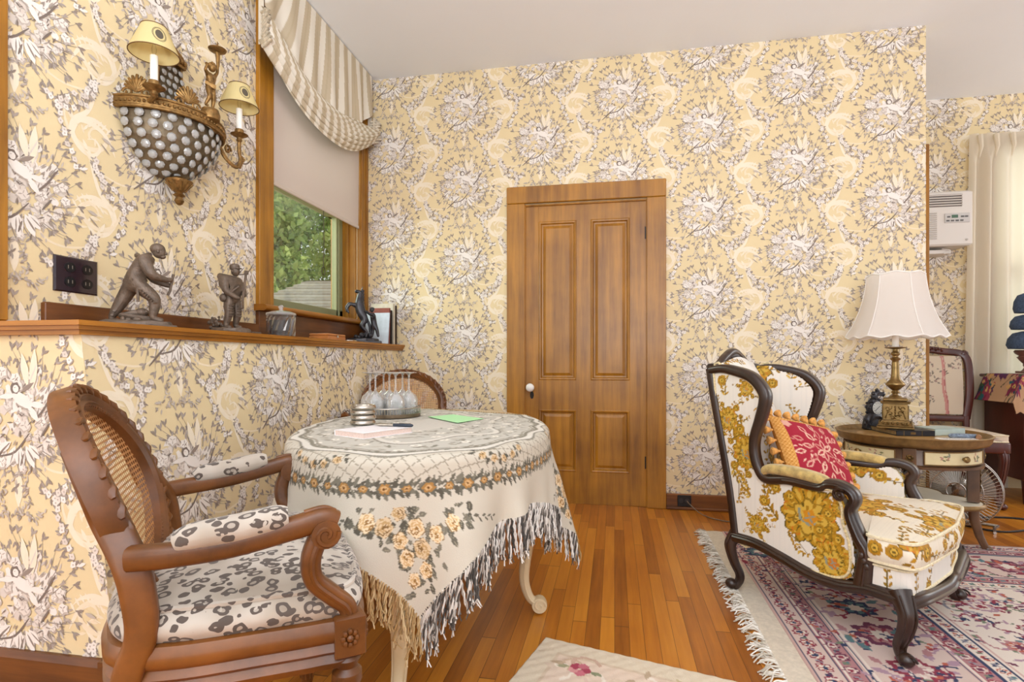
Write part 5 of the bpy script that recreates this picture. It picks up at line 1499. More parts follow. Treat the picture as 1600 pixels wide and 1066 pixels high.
R = dict(hip=.027, waist=.026, chest=.032, neck=.013, lh=.024, lk=.018, la=.012, lt=.010, rh=.024, rk=.019, ra=.012, rt=.010, ls=.02, le=.014, lw=.010, lf=.009, rs=.02, re=.015, rw=.010, rf=.009)
R = {k: v * (1.0 if v < .0125 else 1.17) for k, v in R.items()}
def worker(mb):
    mb.ball((.062, 0, .266), (.021, .018, .024), 14, 10); mb.ball((.082, 0, .260), (.006, .005, .005), 6, 5); mb.ball((.058, 0, .274), (.0235, .021, .020), 12, 8); mb.ball((.072, 0, .249), (.011, .010, .009), 8, 6)
    for s in (-1, 1): mb.ball((.06, s * .018, .264), (.005, .004, .007), 6, 5); mb.ball((.0785, s * .007, .267), (.003, .003, .0025), 6, 4)
    mb.sweep([(.012, .034, .236), (.034, .0, .252), (.012, -.036, .236), (.0, 0, .246)], circ(1, 7), None, True, scale=[.008, .009, .008, .01])
    mb.tube([(.105, 0, .19), (.094, 0, .13), (.088, .0, .115)], .0045, 7)
    mb.sweep([(-.034, .0, .158), (-.01, -.03, .158), (.022, 0, .162), (-.01, .03, .158)], circ(1, 7), None, True, scale=.008)
    mb.tube([(.0, -.03, .15), (.004, -.034, .11), (.004, -.034, .085)], .0045, 7)
    for k in range(7):                               # folds of the trousers and smock
        a = .4 + k * .55
        mb.sweep([(-.03 - .007 * k, .02 + .017 * math.cos(a), .125 - .014 * k), (-.03 - .007 * k, .02, .12 - .014 * k), (-.035 - .007 * k, .02 - .017 * math.cos(a), .118 - .014 * k)], circ(.0045, 6), None)
        mb.sweep([(.01 + .007 * k, -.02 + .02, .135 - .007 * k), (.016 + .007 * k, -.034, .125 - .007 * k), (.012 + .006 * k, -.045, .12 - .006 * k)], circ(.004, 6), None)
    mb.sweep([(.03, 0, .055), (-.01, .01, .048), (-.045, .0, .04), (.0, -.012, .03), (.05, -.005, .028)], circ(1, 8), None, scale=[.006, .013, .010, .014, .010])
    mb.ball((.012, .01, .052), (.022, .018, .016), 12, 7)
    r = random.Random(4)
    for k in range(14): mb.ball((r.uniform(-.05, .06), r.uniform(-.03, .03), .026), (r.uniform(.006, .014), r.uniform(.005, .01), r.uniform(.005, .011)), 7, 5)
tx = -1.575
statue('worker_statue', 'brown bronze statue of a striding man on the left end of the ledge', J, Ed, R, (tx - .03, 1.62, ZL), math.radians(40), lambda b: (b.box(-.108, .118, -.05, .05, 0, .008, bev=.003), rough_base(b, .108, .05, .022, 3)), worker, M_BRONZE)
# standing soldier with rifle, turned to the room
J = dict(hip=(0, 0, .148), waist=(.004, 0, .175), chest=(.004, 0, .215), neck=(.012, 0, .245), lh=(0, .02, .143), lk=(.012, .022, .085), la=(-.004, .024, .034), lt=(.026, .03, .026), rh=(0, -.02, .143), rk=(.008, -.022, .085), ra=(-.006, -.026, .032), rt=(.026, -.032, .024),
         ls=(.0, .04, .225), le=(.014, .052, .18), lw=(.042, .026, .165), rs=(.0, -.04, .225), re=(.014, -.05, .178), rw=(.044, -.02, .15), lf=(.05, .016, .168), rf=(.052, -.008, .148))
R = dict(hip=.027, waist=.026, chest=.03, neck=.013, lh=.021, lk=.016, la=.012, lt=.009, rh=.021, rk=.016, ra=.012, rt=.009, ls=.018, le=.014, lw=.010, lf=.008, rs=.018, re=.014, rw=.010, rf=.008)
R = {k: v * (1.0 if v < .0125 else 1.12) for k, v in R.items()}
def soldier(mb):
    mb.ball((.02, 0, .267), (.019, .017, .022), 14, 10); mb.ball((.04, 0, .264), (.005, .004, .005), 6, 5)
    mb.lathe([(.019, .274), (.021, .28), (.019, .292), (.012, .297), (.002, .298)], (.016, 0, 0), 16); mb.prism(blobpts(.034, 0, .014, .016, 0, 14), lambda u, v, k: (u, v, .276 + k), .003)
    for s in (-1, 1): mb.ball((.018, s * .017, .264), (.005, .004, .006), 6, 5)
    mb.ball((-.03, 0, .215), (.02, .034, .03), 12, 8); mb.sweep([(-.03, -.034, .242), (-.03, .034, .242)], circ(.014, 8), None)
    mb.tube([(.055, .022, .265), (.055, .010, .19), (.056, -.002, .13)], .0055, 7); mb.tube([(.055, .024, .27), (.055, .022, .255)], .009, 7); mb.box(.05, .062, -.012, .004, .105, .14, bev=.003)
    mb.ball((-.006, -.04, .15), (.016, .013, .018), 9, 6); mb.ball((-.012, .03, .15), (.012, .016, .014), 9, 6)
    mb.sweep([(.03, .0, .155), (0, -.032, .156), (-.028, 0, .155), (0, .032, .156)], circ(1, 7), None, True, scale=.006)
    mb.sweep([(.0, .042, .232), (.034, .0, .20), (.02, -.036, .165)], circ(.005, 6), None)
    r = random.Random(9)
    for k in range(26): mb.ball((r.uniform(-.05, -.0), r.uniform(-.07, -.03), r.uniform(.02, .07)), r.uniform(.005, .010), 6, 5)
    for k in range(5): mb.sweep([(.02, .036 - .002 * k, .125 - .011 * k), (.03, .022, .12 - .011 * k), (.02, .008, .118 - .011 * k)], circ(.0035, 6), None); mb.sweep([(.018, -.008, .125 - .011 * k), (.027, -.022, .12 - .011 * k), (.018, -.036, .118 - .011 * k)], circ(.0035, 6), None)
statue('soldier_statue', 'smaller brown bronze soldier statue holding a rifle, beside the window casing', J, Ed, R, (-1.60, 2.085, ZL), math.radians(-5), lambda b: (rough_base(b, .075, .085, .024, 6), b.box(-.06, .07, -.09, .10, 0, .012, bev=.004)), soldier, M_BRONZE)
# rearing horse with groom
J = dict(rump=(.0, 0, .165), belly=(-.012, 0, .20), chest=(-.03, 0, .25), nk=(-.022, 0, .292), poll=(-.016, 0, .332), muz=(-.052, 0, .338),
         h1=(.012, .022, .145), k1=(-.015, .024, .115), o1=(.02, .026, .075), f1=(.008, .026, .036), h2=(.012, -.022, .145), k2=(-.012, -.024, .112), o2=(.026, -.026, .072), f2=(.016, -.026, .036),
         s1=(-.045, .018, .245), e1=(-.085, .02, .262), w1=(-.105, .02, .235), x1=(-.098, .02, .20), s2=(-.045, -.018, .245), e2=(-.082, -.02, .25), w2=(-.098, -.02, .222), x2=(-.088, -.02, .19), t1=(.026, 0, .16), t2=(.045, 0, .11), t3=(.042, 0, .07))
Ed = [('rump', 'belly'), ('belly', 'chest'), ('chest', 'nk'), ('nk', 'poll'), ('poll', 'muz'), ('rump', 'h1'), ('h1', 'k1'), ('k1', 'o1'), ('o1', 'f1'), ('rump', 'h2'), ('h2', 'k2'), ('k2', 'o2'), ('o2', 'f2'), ('chest', 's1'), ('s1', 'e1'), ('e1', 'w1'), ('w1', 'x1'), ('chest', 's2'), ('s2', 'e2'), ('e2', 'w2'), ('w2', 'x2'), ('rump', 't1'), ('t1', 't2'), ('t2', 't3')]
R = dict(rump=.034, belly=.032, chest=.034, nk=.021, poll=.018, muz=.010, h1=.022, k1=.013, o1=.008, f1=.008, h2=.022, k2=.013, o2=.008, f2=.008, s1=.015, e1=.010, w1=.0065, x1=.0075, s2=.015, e2=.010, w2=.0065, x2=.0075, t1=.008, t2=.011, t3=.005)
def horse(mb):
    for s in (-1, 1): mb.tube([(-.008, s * .009, .345), (-.002, s * .011, .366)], lambda t: .005 * (1 - .8 * t), 6)
    for k in range(9): mb.ball((-.002 - .003 * (k % 2), 0, .34 - .01 * k), (.012, .006, .009), 7, 5)
    r = random.Random(2)
    for k in range(12): mb.ball((r.uniform(-.05, .05), r.uniform(-.03, .03), r.uniform(.03, .06)), r.uniform(.01, .02), 8, 6)
hs_ = statue('horse_statue', 'dark bronze statue of a rearing horse with groom on the ledge by the books', J, Ed, R, (-1.60, 3.33, ZL), .5, lambda b: (rough_base(b, .105, .05, .034, 12), b.box(-.11, .115, -.055, .055, 0, .016, bev=.004)), horse, M_BRONZE2, 'horse')
J = dict(hip=(.07, -.02, .125), chest=(.06, -.022, .175), neck=(.056, -.022, .198), lk=(.06, -.016, .08), la=(.055, -.014, .04), rk=(.088, -.028, .08), ra=(.095, -.03, .04), ls=(.056, -.004, .185), le=(.03, .0, .20), lw=(.0, .0, .215), rs=(.064, -.042, .182), re=(.04, -.044, .19), rw=(.012, -.03, .21))
Ed = [('hip', 'chest'), ('chest', 'neck'), ('hip', 'lk'), ('lk', 'la'), ('hip', 'rk'), ('rk', 'ra'), ('chest', 'ls'), ('ls', 'le'), ('le', 'lw'), ('chest', 'rs'), ('rs', 're'), ('re', 'rw')]
R = dict(hip=.019, chest=.021, neck=.010, lk=.012, la=.008, rk=.012, ra=.008, ls=.012, le=.009, lw=.007, rs=.012, re=.009, rw=.007)
def groom(mb):
    mb.ball((.055, -.022, .217), (.014, .013, .017), 12, 8); mb.ball((.041, -.022, .215), .004, 6, 5); mb.ball((.057, -.022, .222), (.0155, .015, .013), 10, 7)
skin_fig('groom', J, Ed, R, M_BRONZE2, hs_, 2, groom)

jar = thing('crystal_jar', 'cut crystal lidded jar on the ledge below the window', 'jar', (-1.575, 2.40, ZL))
M_CUT = glass('cut_glass', (.86, .88, .9), .45, .05, .03)
n = 32
rings = []
for r, z in ((.05, 0), (.060, .006), (.063, .03), (.063, .085), (.065, .10), (.066, .104)):
    rings.append([((r + (.0035 if k % 2 else -.0015) * (1 if z < .09 else 0)) * math.cos(2 * PI * k / n + z * 4), (r + (.0035 if k % 2 else -.0015) * (1 if z < .09 else 0)) * math.sin(2 * PI * k / n + z * 4), z) for k in range(n)])
MB().loft(rings, True, False).build('jar_body', M_CUT, jar, smooth=False)
MB().loft([[(.05 * math.cos(2 * PI * k / 24), .05 * math.sin(2 * PI * k / 24), z) for k in range(24)] for z in (.006, .08)]).build('jar_contents', mat('dark_sweets', '#4E4640', .5, .2, .6, 60, 1, 60), jar)
MB().lathe([(.004, .104), (.067, .104), (.069, .109), (.066, .116), (.04, .124), (.012, .128), (.007, .132), (.011, .139), (.0125, .146), (.008, .153), (.002, .155)], n=28).build('jar_lid', glass('jar_lid_glass', (.94, .95, .96), .4, .05, .22), jar)
bx = thing('wooden_box', 'small golden wooden hinged box on the ledge right of the crystal jar', 'box', (-1.56, 2.80, ZL), .05)
MB().box(-.05, .06, -.10, .11, 0, .022, bev=.003).build('box_base', mat('honey_wood', '#B5733A', .45, 0, .2, 20), bx, smooth=False)
MB().box(-.05, .06, -.10, .11, .0225, .034, bev=.003).build('box_lid', bpy.data.materials['honey_wood'], bx, smooth=False)
MB().box(.06, .063, .0, .014, .014, .028, bev=.001).build('clasp', M_STEEL, bx, smooth=False)
MB().lathe([(.004, 0), (.045, 0), (.048, .003), (.045, .008), (.004, .009)], n=28)
d = MB().lathe([(.004, 0), (.045, 0), (.049, .003), (.047, .009), (.03, .012), (.004, .012)], n=28, sx=.8).build('tin_lid', M_STEEL)
tag(d, 'flat silvery tin lid on the ledge between wooden box and horse statue', 'lid', None, (-1.54, 3.03, ZL))
for k, (w, h, th, c, lb, tl) in enumerate(((.17, .215, .007, '#C9D0DA', 'thin pale blue booklet leaning in front of the upright ledge books', -.14), (.15, .25, .016, '#8E4A3C', 'reddish brown book standing second in the row behind the horse', -.05), (.16, .235, .02, '#2E2622', 'black book standing in the middle of the ledge books', 0), (.165, .285, .026, '#D8CDB8', 'tall cream book standing nearest the back wall but one', 0), (.16, .275, .012, '#4B3A28', 'dark brown book standing at the wall end of the ledge books', 0))):
    y = (3.475, 3.535, 3.566, 3.60, 3.652)[k]
    b = thing('book', lb, 'book', (-1.585 + (.01 if k == 0 else 0), y, ZL), 0, 'books on the ledge')
    b.rotation_euler = (tl, 0, 0)
    cv = mat('book_cover', c, .6, 0, .1, 30)
    MB().box(-w / 2, w / 2, 0, .0022, 0, h, bev=.0008).box(-w / 2, w / 2, th - .0022, th, 0, h, bev=.0008).box(w / 2 - .003, w / 2, 0, th, 0, h, bev=.001).build('cover', cv, b, smooth=False)
    MB().box(-w / 2 + .003, w / 2 - .003, .0022, th - .0022, .003, h - .004).build('pages', M_WHITE, b, smooth=False)
# ================================================================ rugs
rug_x0, rug_x1, rug_y0, rug_y1 = .585, 3.35, .9, 3.22
RW, RH = rug_x1 - rug_x0, rug_y1 - rug_y0
rug = thing('oriental_rug', 'large rose and ivory oriental rug with fringed end under the wing armchair', 'rug', (rug_x0, rug_y0, 0))
CG = Canvas(RW, RH, .0055, lin('#C9A9A0'))
r = random.Random(21)
RP = {k: lin(v) for k, v in dict(rose='#AE7D7E', wine='#8C3A4A', blush='#D0B9AE', ivory='#DCCFC2', navy='#3A425E', teal='#5E7C80', rust='#B4614E', mauve='#A98A98', plum='#6E3A50', grey='#8F8C94', green='#75806A').items()}
def rpick(*n): return RP[r.choice(n)]
def motif(c, x, y, R, a0, cols):
    for q, (s, cc) in enumerate(((1, cols[0]), (.72, cols[1]), (.4, cols[2]))):
        c.blob(x, y, R * s, cc, n=32, lob=8, amp=.16, ph=a0 + q * .4)
    for k in range(8):
        a = a0 + k * PI / 4; c.leaf(x + R * .3 * math.cos(a), y + R * .3 * math.sin(a), a, R * .45, R * .16, cols[3])
def arab(c, x, y, s, a, col):
    pts = [(x + s * t * math.cos(a + 1.6 * math.sin(t * 2.6)), y + s * t * math.sin(a + 1.6 * math.sin(t * 2.6))) for t in [k / 8 for k in range(9)]]
    c.stroke(pts, .009, col)
    for k in (3, 5, 7): c.leaf(pts[k][0], pts[k][1], a + k, .035, .016, rpick('wine', 'navy', 'green', 'rust', 'mauve'))
bw = .62                                            # border along the fringed end
CG.poly([(bw, 0), (RW, 0), (RW, RH - .5), (bw, RH - .5)], RP['ivory'])
for _ in range(420):
    x, y = r.uniform(bw + .05, RW), r.uniform(0, RH - .5)
    arab(CG, x, y, r.uniform(.08, .16), r.uniform(0, 6.28), rpick('wine', 'mauve', 'grey', 'rose', 'plum'))
for _ in range(200):
    x, y = r.uniform(bw + .06, RW), r.uniform(0, RH - .55)
    motif(CG, x, y, r.uniform(.02, .05), r.uniform(0, 6), (rpick('wine', 'rose', 'plum', 'mauve'), rpick('blush', 'rose', 'rust', 'ivory'), rpick('wine', 'navy', 'plum'), rpick('ivory', 'blush', 'grey')))
for _ in range(900):
    CG.leaf(r.uniform(bw, RW), r.uniform(0, RH - .5), r.uniform(0, 6.28), r.uniform(.02, .045), r.uniform(.008, .018), rpick('wine', 'navy', 'rose', 'teal', 'mauve', 'green', 'plum', 'rust'))
def strip(pos, w, bgc, along_y=True):
    """a border strip of width w centred on pos from the edge, mitred round the corner"""
    P = lambda d, s: (d, s) if along_y else (s, RH - d)
    a, b = pos - w / 2, pos + w / 2
    e = RH - a if along_y else RW
    CG.poly([P(a, 0 if along_y else a), P(b, 0 if along_y else b), P(b, (RH - b) if along_y else RW), P(a, (RH - a) if along_y else RW)], bgc)
for ay in (True, False):
    L = RH if ay else RW
    P = (lambda d, s: (d, s)) if ay else (lambda d, s: (s, RH - d))
    for pos, w, bgc in ((.05, .075, RP['blush']), (.125, .06, RP['rose']), (.32, .30, RP['blush']), (.515, .06, RP['rose']), (.575, .05, RP['ivory'])): strip(pos, w, bgc, ay)
    for pos in (.012, .09, .158, .172, .475, .545, .6): strip(pos, .0075, RP['navy'], ay); strip(pos + .01, .005, RP['ivory'], ay)
    s = .04
    while s < L - .03:
        k = int(s / .075)
        for pos, R, cs in ((.05, .026, ('wine', 'ivory', 'navy', 'rust')), (.125, .022, ('plum', 'blush', 'wine', 'ivory')), (.515, .022, ('wine', 'blush', 'plum', 'ivory')), (.575, .016, ('rust', 'ivory', 'navy', 'wine'))):
            if pos > (L - s) : continue
            x, y = P(pos, s); motif(CG, x, y, R, k, [RP[c] for c in cs]); x2, y2 = P(pos, s + .037)
            CG.leaf(x2 - .012, y2 - .012, .8, .035, .016, rpick('navy', 'teal', 'wine')); CG.leaf(x2 + .012, y2 - .012, 2.4, .03, .012, rpick('green', 'grey', 'plum'))
        s += .075
    s = .12
    k = 0
    while s < L - .3:
        x, y = P(.32, s)
        motif(CG, x, y, .085 if k % 2 else .07, k, [RP[c] for c in (('navy', 'teal', 'ivory', 'navy') if k % 3 == 0 else ('wine', 'blush', 'rose', 'ivory') if k % 3 == 1 else ('plum', 'rose', 'ivory', 'wine'))])
        for sgn in (-1, 1):
            for q in range(4):
                x3, y3 = P(.32 + sgn * r.uniform(.07, .125), s + r.uniform(-.12, .12)); arab(CG, x3, y3, .1, r.uniform(0, 6.28), rpick('wine', 'navy', 'mauve', 'plum'))
                CG.leaf(x3, y3, r.uniform(0, 6.28), .06, .028, rpick('rose', 'rust', 'teal', 'mauve', 'wine'))
        s += .215; k += 1
gx = np.linspace(0, RW, 640); gy = np.linspace(0, RH, 560)
X, Y = np.meshgrid(gx, gy, indexing='ij')
Z = .009 + .0008 * np.sin(X * 31) * np.sin(Y * 23)
Z[0, :] = Z[-1, :] = Z[:, 0] = Z[:, -1] = .001
np_grid('pile', np.stack([X, Y, Z], -1), M_RUG, rug, CG.get(X, RH - Y) if False else CG.get(X, Y))
mb = MB().grid(lambda u, v: (-.085 + .09 * u + .004 * math.sin(v * 40), RH * v, .004 + .003 * math.sin(PI * u)), 6, 160)
mb.build('kilim_end', mat('ivory_kilim', '#D6CAB6', .95, 0, .1, 80, .4, 300), rug)
fm = MB(); rf = random.Random(5); WC_ = [lin(c) for c in ('#E2DBCF', '#CFC6B6', '#EEE9DF', '#BDB3A2')]
for k in range(430):
    y = RH * (k + rf.random()) / 430
    cl_ = .5 + .5 * math.sin(y * 9) * math.sin(y * 4.3)
    L = rf.uniform(.03, .075); dy = rf.gauss(-.01, .03)
    z = lambda: rf.uniform(.004, .014)
    fm.sweep(catmull([(-.083, y, .005), (-.085 - L * .4, y + dy * .2 + rf.gauss(0, .006), z()), (-.085 - L * .75, y + dy * .7, z()), (-.085 - L, y + dy, .004)], 3), circ(.0026, 4), None, col=rf.choice(WC_))
f = fm.build('fringe', M_FABRIC, rug); f['kind'] = 'stuff'
# small hooked rug
sr = thing('hooked_rug', 'small cream floral rug at the bottom edge of the floor', 'rug', (-.232, 1.868, 0), math.radians(-15))
CK = Canvas(.66, .75, .004, lin('#DCCDB4'))
CK.poly([(.075, .075), (.585, .075), (.585, .675), (.075, .675)], lin('#D3BEA4')); CK.poly([(.09, .09), (.57, .09), (.57, .66), (.09, .66)], lin('#E0CBB6'))
r = random.Random(3)
for k in range(70):
    x, y = r.uniform(.1, .56), r.uniform(.1, .65); a = r.uniform(0, 6.28)
    CK.stroke([(x + .05 * t * math.cos(a + 3 * t), y + .05 * t * math.sin(a + 3 * t)) for t in [q / 6 for q in range(1, 9)]], .011, lin(r.choice(('#CDB399', '#E9DCCB', '#C9A994', '#D9C0AE'))))
    CK.leaf(x, y, a, .05, .022, lin(r.choice(('#C6B48F', '#D8C3AC', '#BFA88C'))))
for x, y in ((.17, .14), (.34, .20), (.50, .15), (.2, .4), (.45, .45)):
    for k in range(5): CK.blob(x + .02 * math.cos(k * 1.26), y + .02 * math.sin(k * 1.26), .016, lin(('#A8485A', '#C4707C', '#D79A98')[k % 3]), n=14)
    CK.leaf(x + .03, y, .2, .045, .02, lin('#8F9272')); CK.leaf(x - .03, y, 3.0, .045, .02, lin('#A3A080'))
gx = np.linspace(0, .66, 180); gy = np.linspace(0, .75, 190)
X, Y = np.meshgrid(gx, gy, indexing='ij')
Z = .012 + .0014 * np.sin(X * 130) * np.sin(Y * 120)
Z[0, :] = Z[-1, :] = Z[:, 0] = Z[:, -1] = .001
np_grid('pile', np.stack([X, -Y, Z], -1), M_RUG, sr, CK.get(X, Y))

# ================================================================ round side table
STX, STY = gp(2.122, 2.94)
ST = thing('round_side_table', 'round gallery-top side table with painted drawer beside the wing armchair', 'side table', (STX, STY, 0), math.radians(10.5))
M_STW = wood('side_table_wood', '#3B2618', '#6E4C30', .3, (.4, .4, .4), 20, .4)
M_STG = mat('worn_gilt_edge', '#8A6B3E', .4, .45, .25, 30)
HT = .555
MB().lathe([(.30, HT - .03), (.325, HT - .022), (.335, HT - .008), (.338, HT + .012), (.345, HT + .02), (.338, HT + .024), (.325, HT + .014), (.315, HT + .0), (.25, HT - .001), (.004, HT - .001)], n=72, cap=False).build('tray_top', M_STG, ST)
MB().lathe([(.004, HT), (.24, HT), (.24, HT + .0008), (.004, HT + .0008)], n=60).build('inlay', wood('blond_inlay', '#A97B3E', '#C79C5C', .3, (.2, 1, 1), 16, .3), ST)
MB().lathe([(.285, HT - .125), (.292, HT - .12), (.288, HT - .11), (.285, HT - .04), (.30, HT - .03)], n=72, cap=False).build('apron', M_STW, ST)
MB().lathe([(.285, HT - .132), (.305, HT - .13), (.307, HT - .118), (.292, HT - .112)], n=72, cap=False).build('apron_molding', M_STW, ST)
M_PNT = mat('painted_cream', '#DCCB9E', .45, 0, .08, 14)
def arcp(r0, a0, a1, z0, z1, mb, m=0, n=14, th=.006):
    R = []
    for k in range(n + 1):
        a = a0 + (a1 - a0) * k / n; c, s = math.cos(a), math.sin(a)
        R.append([(r0 * c, r0 * s, z0), ((r0 + th) * c, (r0 + th) * s, z0), ((r0 + th) * c, (r0 + th) * s, z1), (r0 * c, r0 * s, z1)])
    return mb.loft(R, True, True, m)
legs = [math.radians(a) for a in (234, 326, 54, 144)]
for i, a in enumerate(legs):
    A0 = a + .2; A1 = a + PI / 2 - .2
    d = arcp(.287, A0, A1, HT - .105, HT - .045, MB(), th=.010)
    D = d.build('drawer', M_PNT, ST, angle=30)
    mb = MB()
    for z in (HT - .106, HT - .044): mb.tube([(.299 * math.cos(A0 + (A1 - A0) * k / 16), .299 * math.sin(A0 + (A1 - A0) * k / 16), z) for k in range(17)], .0028, 6)
    for q in (A0, A1): mb.tube([(.299 * math.cos(q), .299 * math.sin(q), HT - .106), (.299 * math.cos(q), .299 * math.sin(q), HT - .044)], .0028, 6)
    mb.build('bead_edge', M_STG, D)
    am = (A0 + A1) / 2
    rr = random.Random(i)
    for off in (-.28, .28):
        mb = MB()
        for k in range(9):
            q = am + off + rr.uniform(-.09, .09); z = HT - .075 + rr.uniform(-.014, .014)
            P = leafpts(0, 0, rr.uniform(0, 6.28), .02, .008)
            mb.add([((.2975 + .0001 * k) * math.cos(q + u / .29), (.2975 + .0001 * k) * math.sin(q + u / .29), z + v) for u, v in P], [tuple(range(len(P)))], k % 3)
        mb.build('painted_spray', [mat('spray_grey', '#8E8E78', .6), mat('spray_rose', '#B98A78', .6), mat('spray_olive', '#7C7A52', .6)], D, smooth=False)
    MB().lathe([(.004, 0), (.007, .0), (.007, .008), (.015, .014), (.016, .02), (.011, .026), (.003, .027)], n=16, M=Matrix.Translation((.297 * math.cos(am), .297 * math.sin(am), HT - .075)) @ Matrix.Rotation(am, 4, 'Z') @ Matrix.Rotation(PI / 2, 4, 'Y')).build('knob', M_BRASS, D)
    c, s = math.cos(a), math.sin(a)
    Mx = Matrix.Rotation(a, 4, 'Z')
    mb = MB().box(.262, .302, -.028, .028, HT - .135, HT - .028, M=Mx, bev=.004)
    mb.box(.235, .285, -.024, .024, .236, HT - .13, M=Mx, bev=.005)
    mb.sweep([(.26 * c, .26 * s, .225), (.265 * c, .265 * s, .15), (.285 * c, .285 * s, .07), (.315 * c, .315 * s, .0)], rrect(.05, .045, .3), (-s, c, 0), scale=[1, .95, .8, .7])
    mb.ball((.318 * c, .318 * s, .012), (.022, .022, .012), 10, 6)
    L = mb.build('leg', M_STW, ST, angle=35)
    mb = MB()
    for q in range(8): b = 2 * PI * q / 8; mb.ball(tuple(Mx @ Vector((.304, .013 * math.cos(b), HT - .078 + .013 * math.sin(b)))), .0052, 6, 4)
    mb.ball(tuple(Mx @ Vector((.304, 0, HT - .078))), .008, 8, 5)
    mb.build('rosette', M_BRASSREL, L); mb = MB()
    for q in range(7): mb.ball(tuple(Mx @ Vector((.287, .008 * (-1) ** q, .30 + .016 * q))), (.004, .009, .0115), 7, 5)
    mb.build('post_mount', M_BRASSREL, L)
sp = []
for k in range(96):
    t = 2 * PI * k / 96
    al = (t - legs[0] + PI / 4) % (PI / 2) - PI / 4
    q = .165 * math.cos(al) + math.sqrt(.145 ** 2 - (.165 * math.sin(al)) ** 2)
    sp.append((q * math.cos(t), q * math.sin(t)))
MB().loft([[(x * k, y * k, z) for x, y in sp] for k, z in ((.96, .210), (1, .216), (1.015, .224), (1, .234), (.985, .238), (.96, .234))], True, False).build('shelf_rim', M_STG, ST, angle=60)
MB().loft([[(x * .965, y * .965, z) for x, y in sp] for z in (.224, .2345)]).build('lower_shelf', mat('cream_painted_shelf', '#F0E8D2', .35, 0, .06, 8, coat=.3), ST, smooth=False)

# on the side table
ZT = HT + .0012
bk = thing('lamp_base_book', 'black and gilt old book lying under the brass lamp on the side table', 'book', (*gp(2.142, 3.035), ZT), YAW - .10)
bk.name = 'antique_book'
MB().box(-.095, .095, -.13, .13, 0, .004, bev=.001).box(-.095, .095, -.13, .13, .024, .028, bev=.001).box(-.095, .095, -.13, -.124, .0, .028, bev=.001).build('cover', mat('black_leather', '#1F1E24', .4, 0, .2, 30), bk, smooth=False)
mb = MB().box(-.091, .092, -.123, .127, .004, .024); mb.build('pages', mat('gilt_page_edges', '#8D7550', .5, .3, .35, 60), bk, smooth=False)
for x, w, z0, z1 in ((-.06, .003, .001, .027), (.03, .003, .001, .027), (-.025, .025, .008, .02)): MB().box(x, x + w, -.1308, -.13, z0, z1).build('spine_tooling', M_BRASS, bk, smooth=False)

LX, LY = gp(2.115, 3.04)
lz = ZT + .028 + .0005
LM = thing('table_lamp', 'brass candlestick table lamp with white scalloped shade on the side table', 'lamp', (LX, LY, lz), YAW - .62)
mb = MB()
for w, z0, z1 in ((.085, 0, .012), (.08, .012, .022)): mb.box(-w, w, -w, w, z0, z1, bev=.004)
mb.loft([[(x * k, y * k, z) for x, y in ((-1, -1), (1, -1), (1, 1), (-1, 1))] for k, z in ((.078, .022), (.066, .034), (.06, .044))], True, True)
mb.box(-.056, .056, -.056, .056, .044, .135, bev=.002).box(-.066, .066, -.066, .066, .135, .142, bev=.002).box(-.07, .07, -.07, .07, .142, .148, bev=.003).box(-.056, .056, -.056, .056, .148, .166, bev=.006)
mb.build('plinth', M_BRASS, LM, smooth=False)
for k in range(4):
    Mx = Matrix.Rotation(k * PI / 2, 4, 'Z'); mb = MB()
    for s in (-1, 1):
        for q in range(3):
            mb.tube([tuple(Mx @ Vector((.058, s * (.012 + .011 * q) + s * .009 * math.cos(t * .6), .062 + .022 * q + .010 * math.sin(t * .6)))) for t in range(10)], .0032, 5)
        mb.tube([tuple(Mx @ Vector((.058, s * (.045 - .02 * t / 6) * (1 if t < 5 else .6), .055 + .011 * t))) for t in range(7)], .0028, 5)
    for q in range(5): mb.ball(tuple(Mx @ Vector((.058, 0, .06 + .014 * q))), (.004, .006, .008), 7, 5)
    for q in range(6): mb.ball(tuple(Mx @ Vector((.071, -.055 + .022 * q, .03))), (.006, .009, .008), 7, 5)
    mb.build('relief_panel', M_BRASSREL, LM)
MB().lathe([(.034, .166), (.03, .172), (.016, .178), (.013, .188), (.022, .194), (.018, .2), (.014, .206), (.024, .214), (.045, .235), (.047, .24), (.04, .25), (.024, .268), (.02, .29), (.017, .36), (.016, .37), (.024, .376), (.025, .382), (.015, .388), (.014, .396), (.022, .404), (.022, .412), (.013, .418), (.013, .432), (.05, .44), (.052, .443), (.013, .447)], n=28).build('stem', M_BRASS, LM, angle=60)
MB().lathe([(.016, .445), (.016, .51), (.012, .515)], n=16).lathe([(.004, .51), (.004, .84)], n=8).build('socket_sleeve', M_CANDLE, LM)
NS = 6
def shade_ring(t):
    z = .498 + .345 * t
    R0 = .195 - .072 * t + .024 * (1 - t) ** 2.2 - .014 * math.sin(PI * t)
    P = []
    for k in range(96):
        a = 2 * PI * k / 96; q = (a * NS / (2 * PI)) % 1
        flat = math.cos(PI / NS) / math.cos((q - .5) * 2 * PI / NS)
        rr = R0 * (.45 + .55 * flat / math.cos(PI / NS) * 1.0) 
        sc = math.cos((q - .5) * 2 * PI * 2) * .006
        P.append((rr * math.cos(a), rr * math.sin(a), z + (sc * (1 - t * 1.0) - .0 if t < .1 else 0) + (.010 * (math.sin(PI * q) ** 2 - .5) if t > .92 else 0)))
    return P
mb = MB().loft([shade_ring(k / 24) for k in range(25)], False, False); mb.build('lamp_shade', sheer('white_silk_shade', '#F2EBE4', .35), LM, angle=60)
mb = MB()
for t, r0 in ((0, .004), (1, .0045)): mb.tube(shade_ring(t), r0, 6, True)
for k in range(NS):
    mb.tube([tuple(np.array(shade_ring(t)[k * 16]) * (1.004, 1.004, 1)) for t in [q / 12 for q in range(13)]], .002, 5)
mb.build('shade_trim', mat('white_braid', '#F3EEE8', .8), LM)

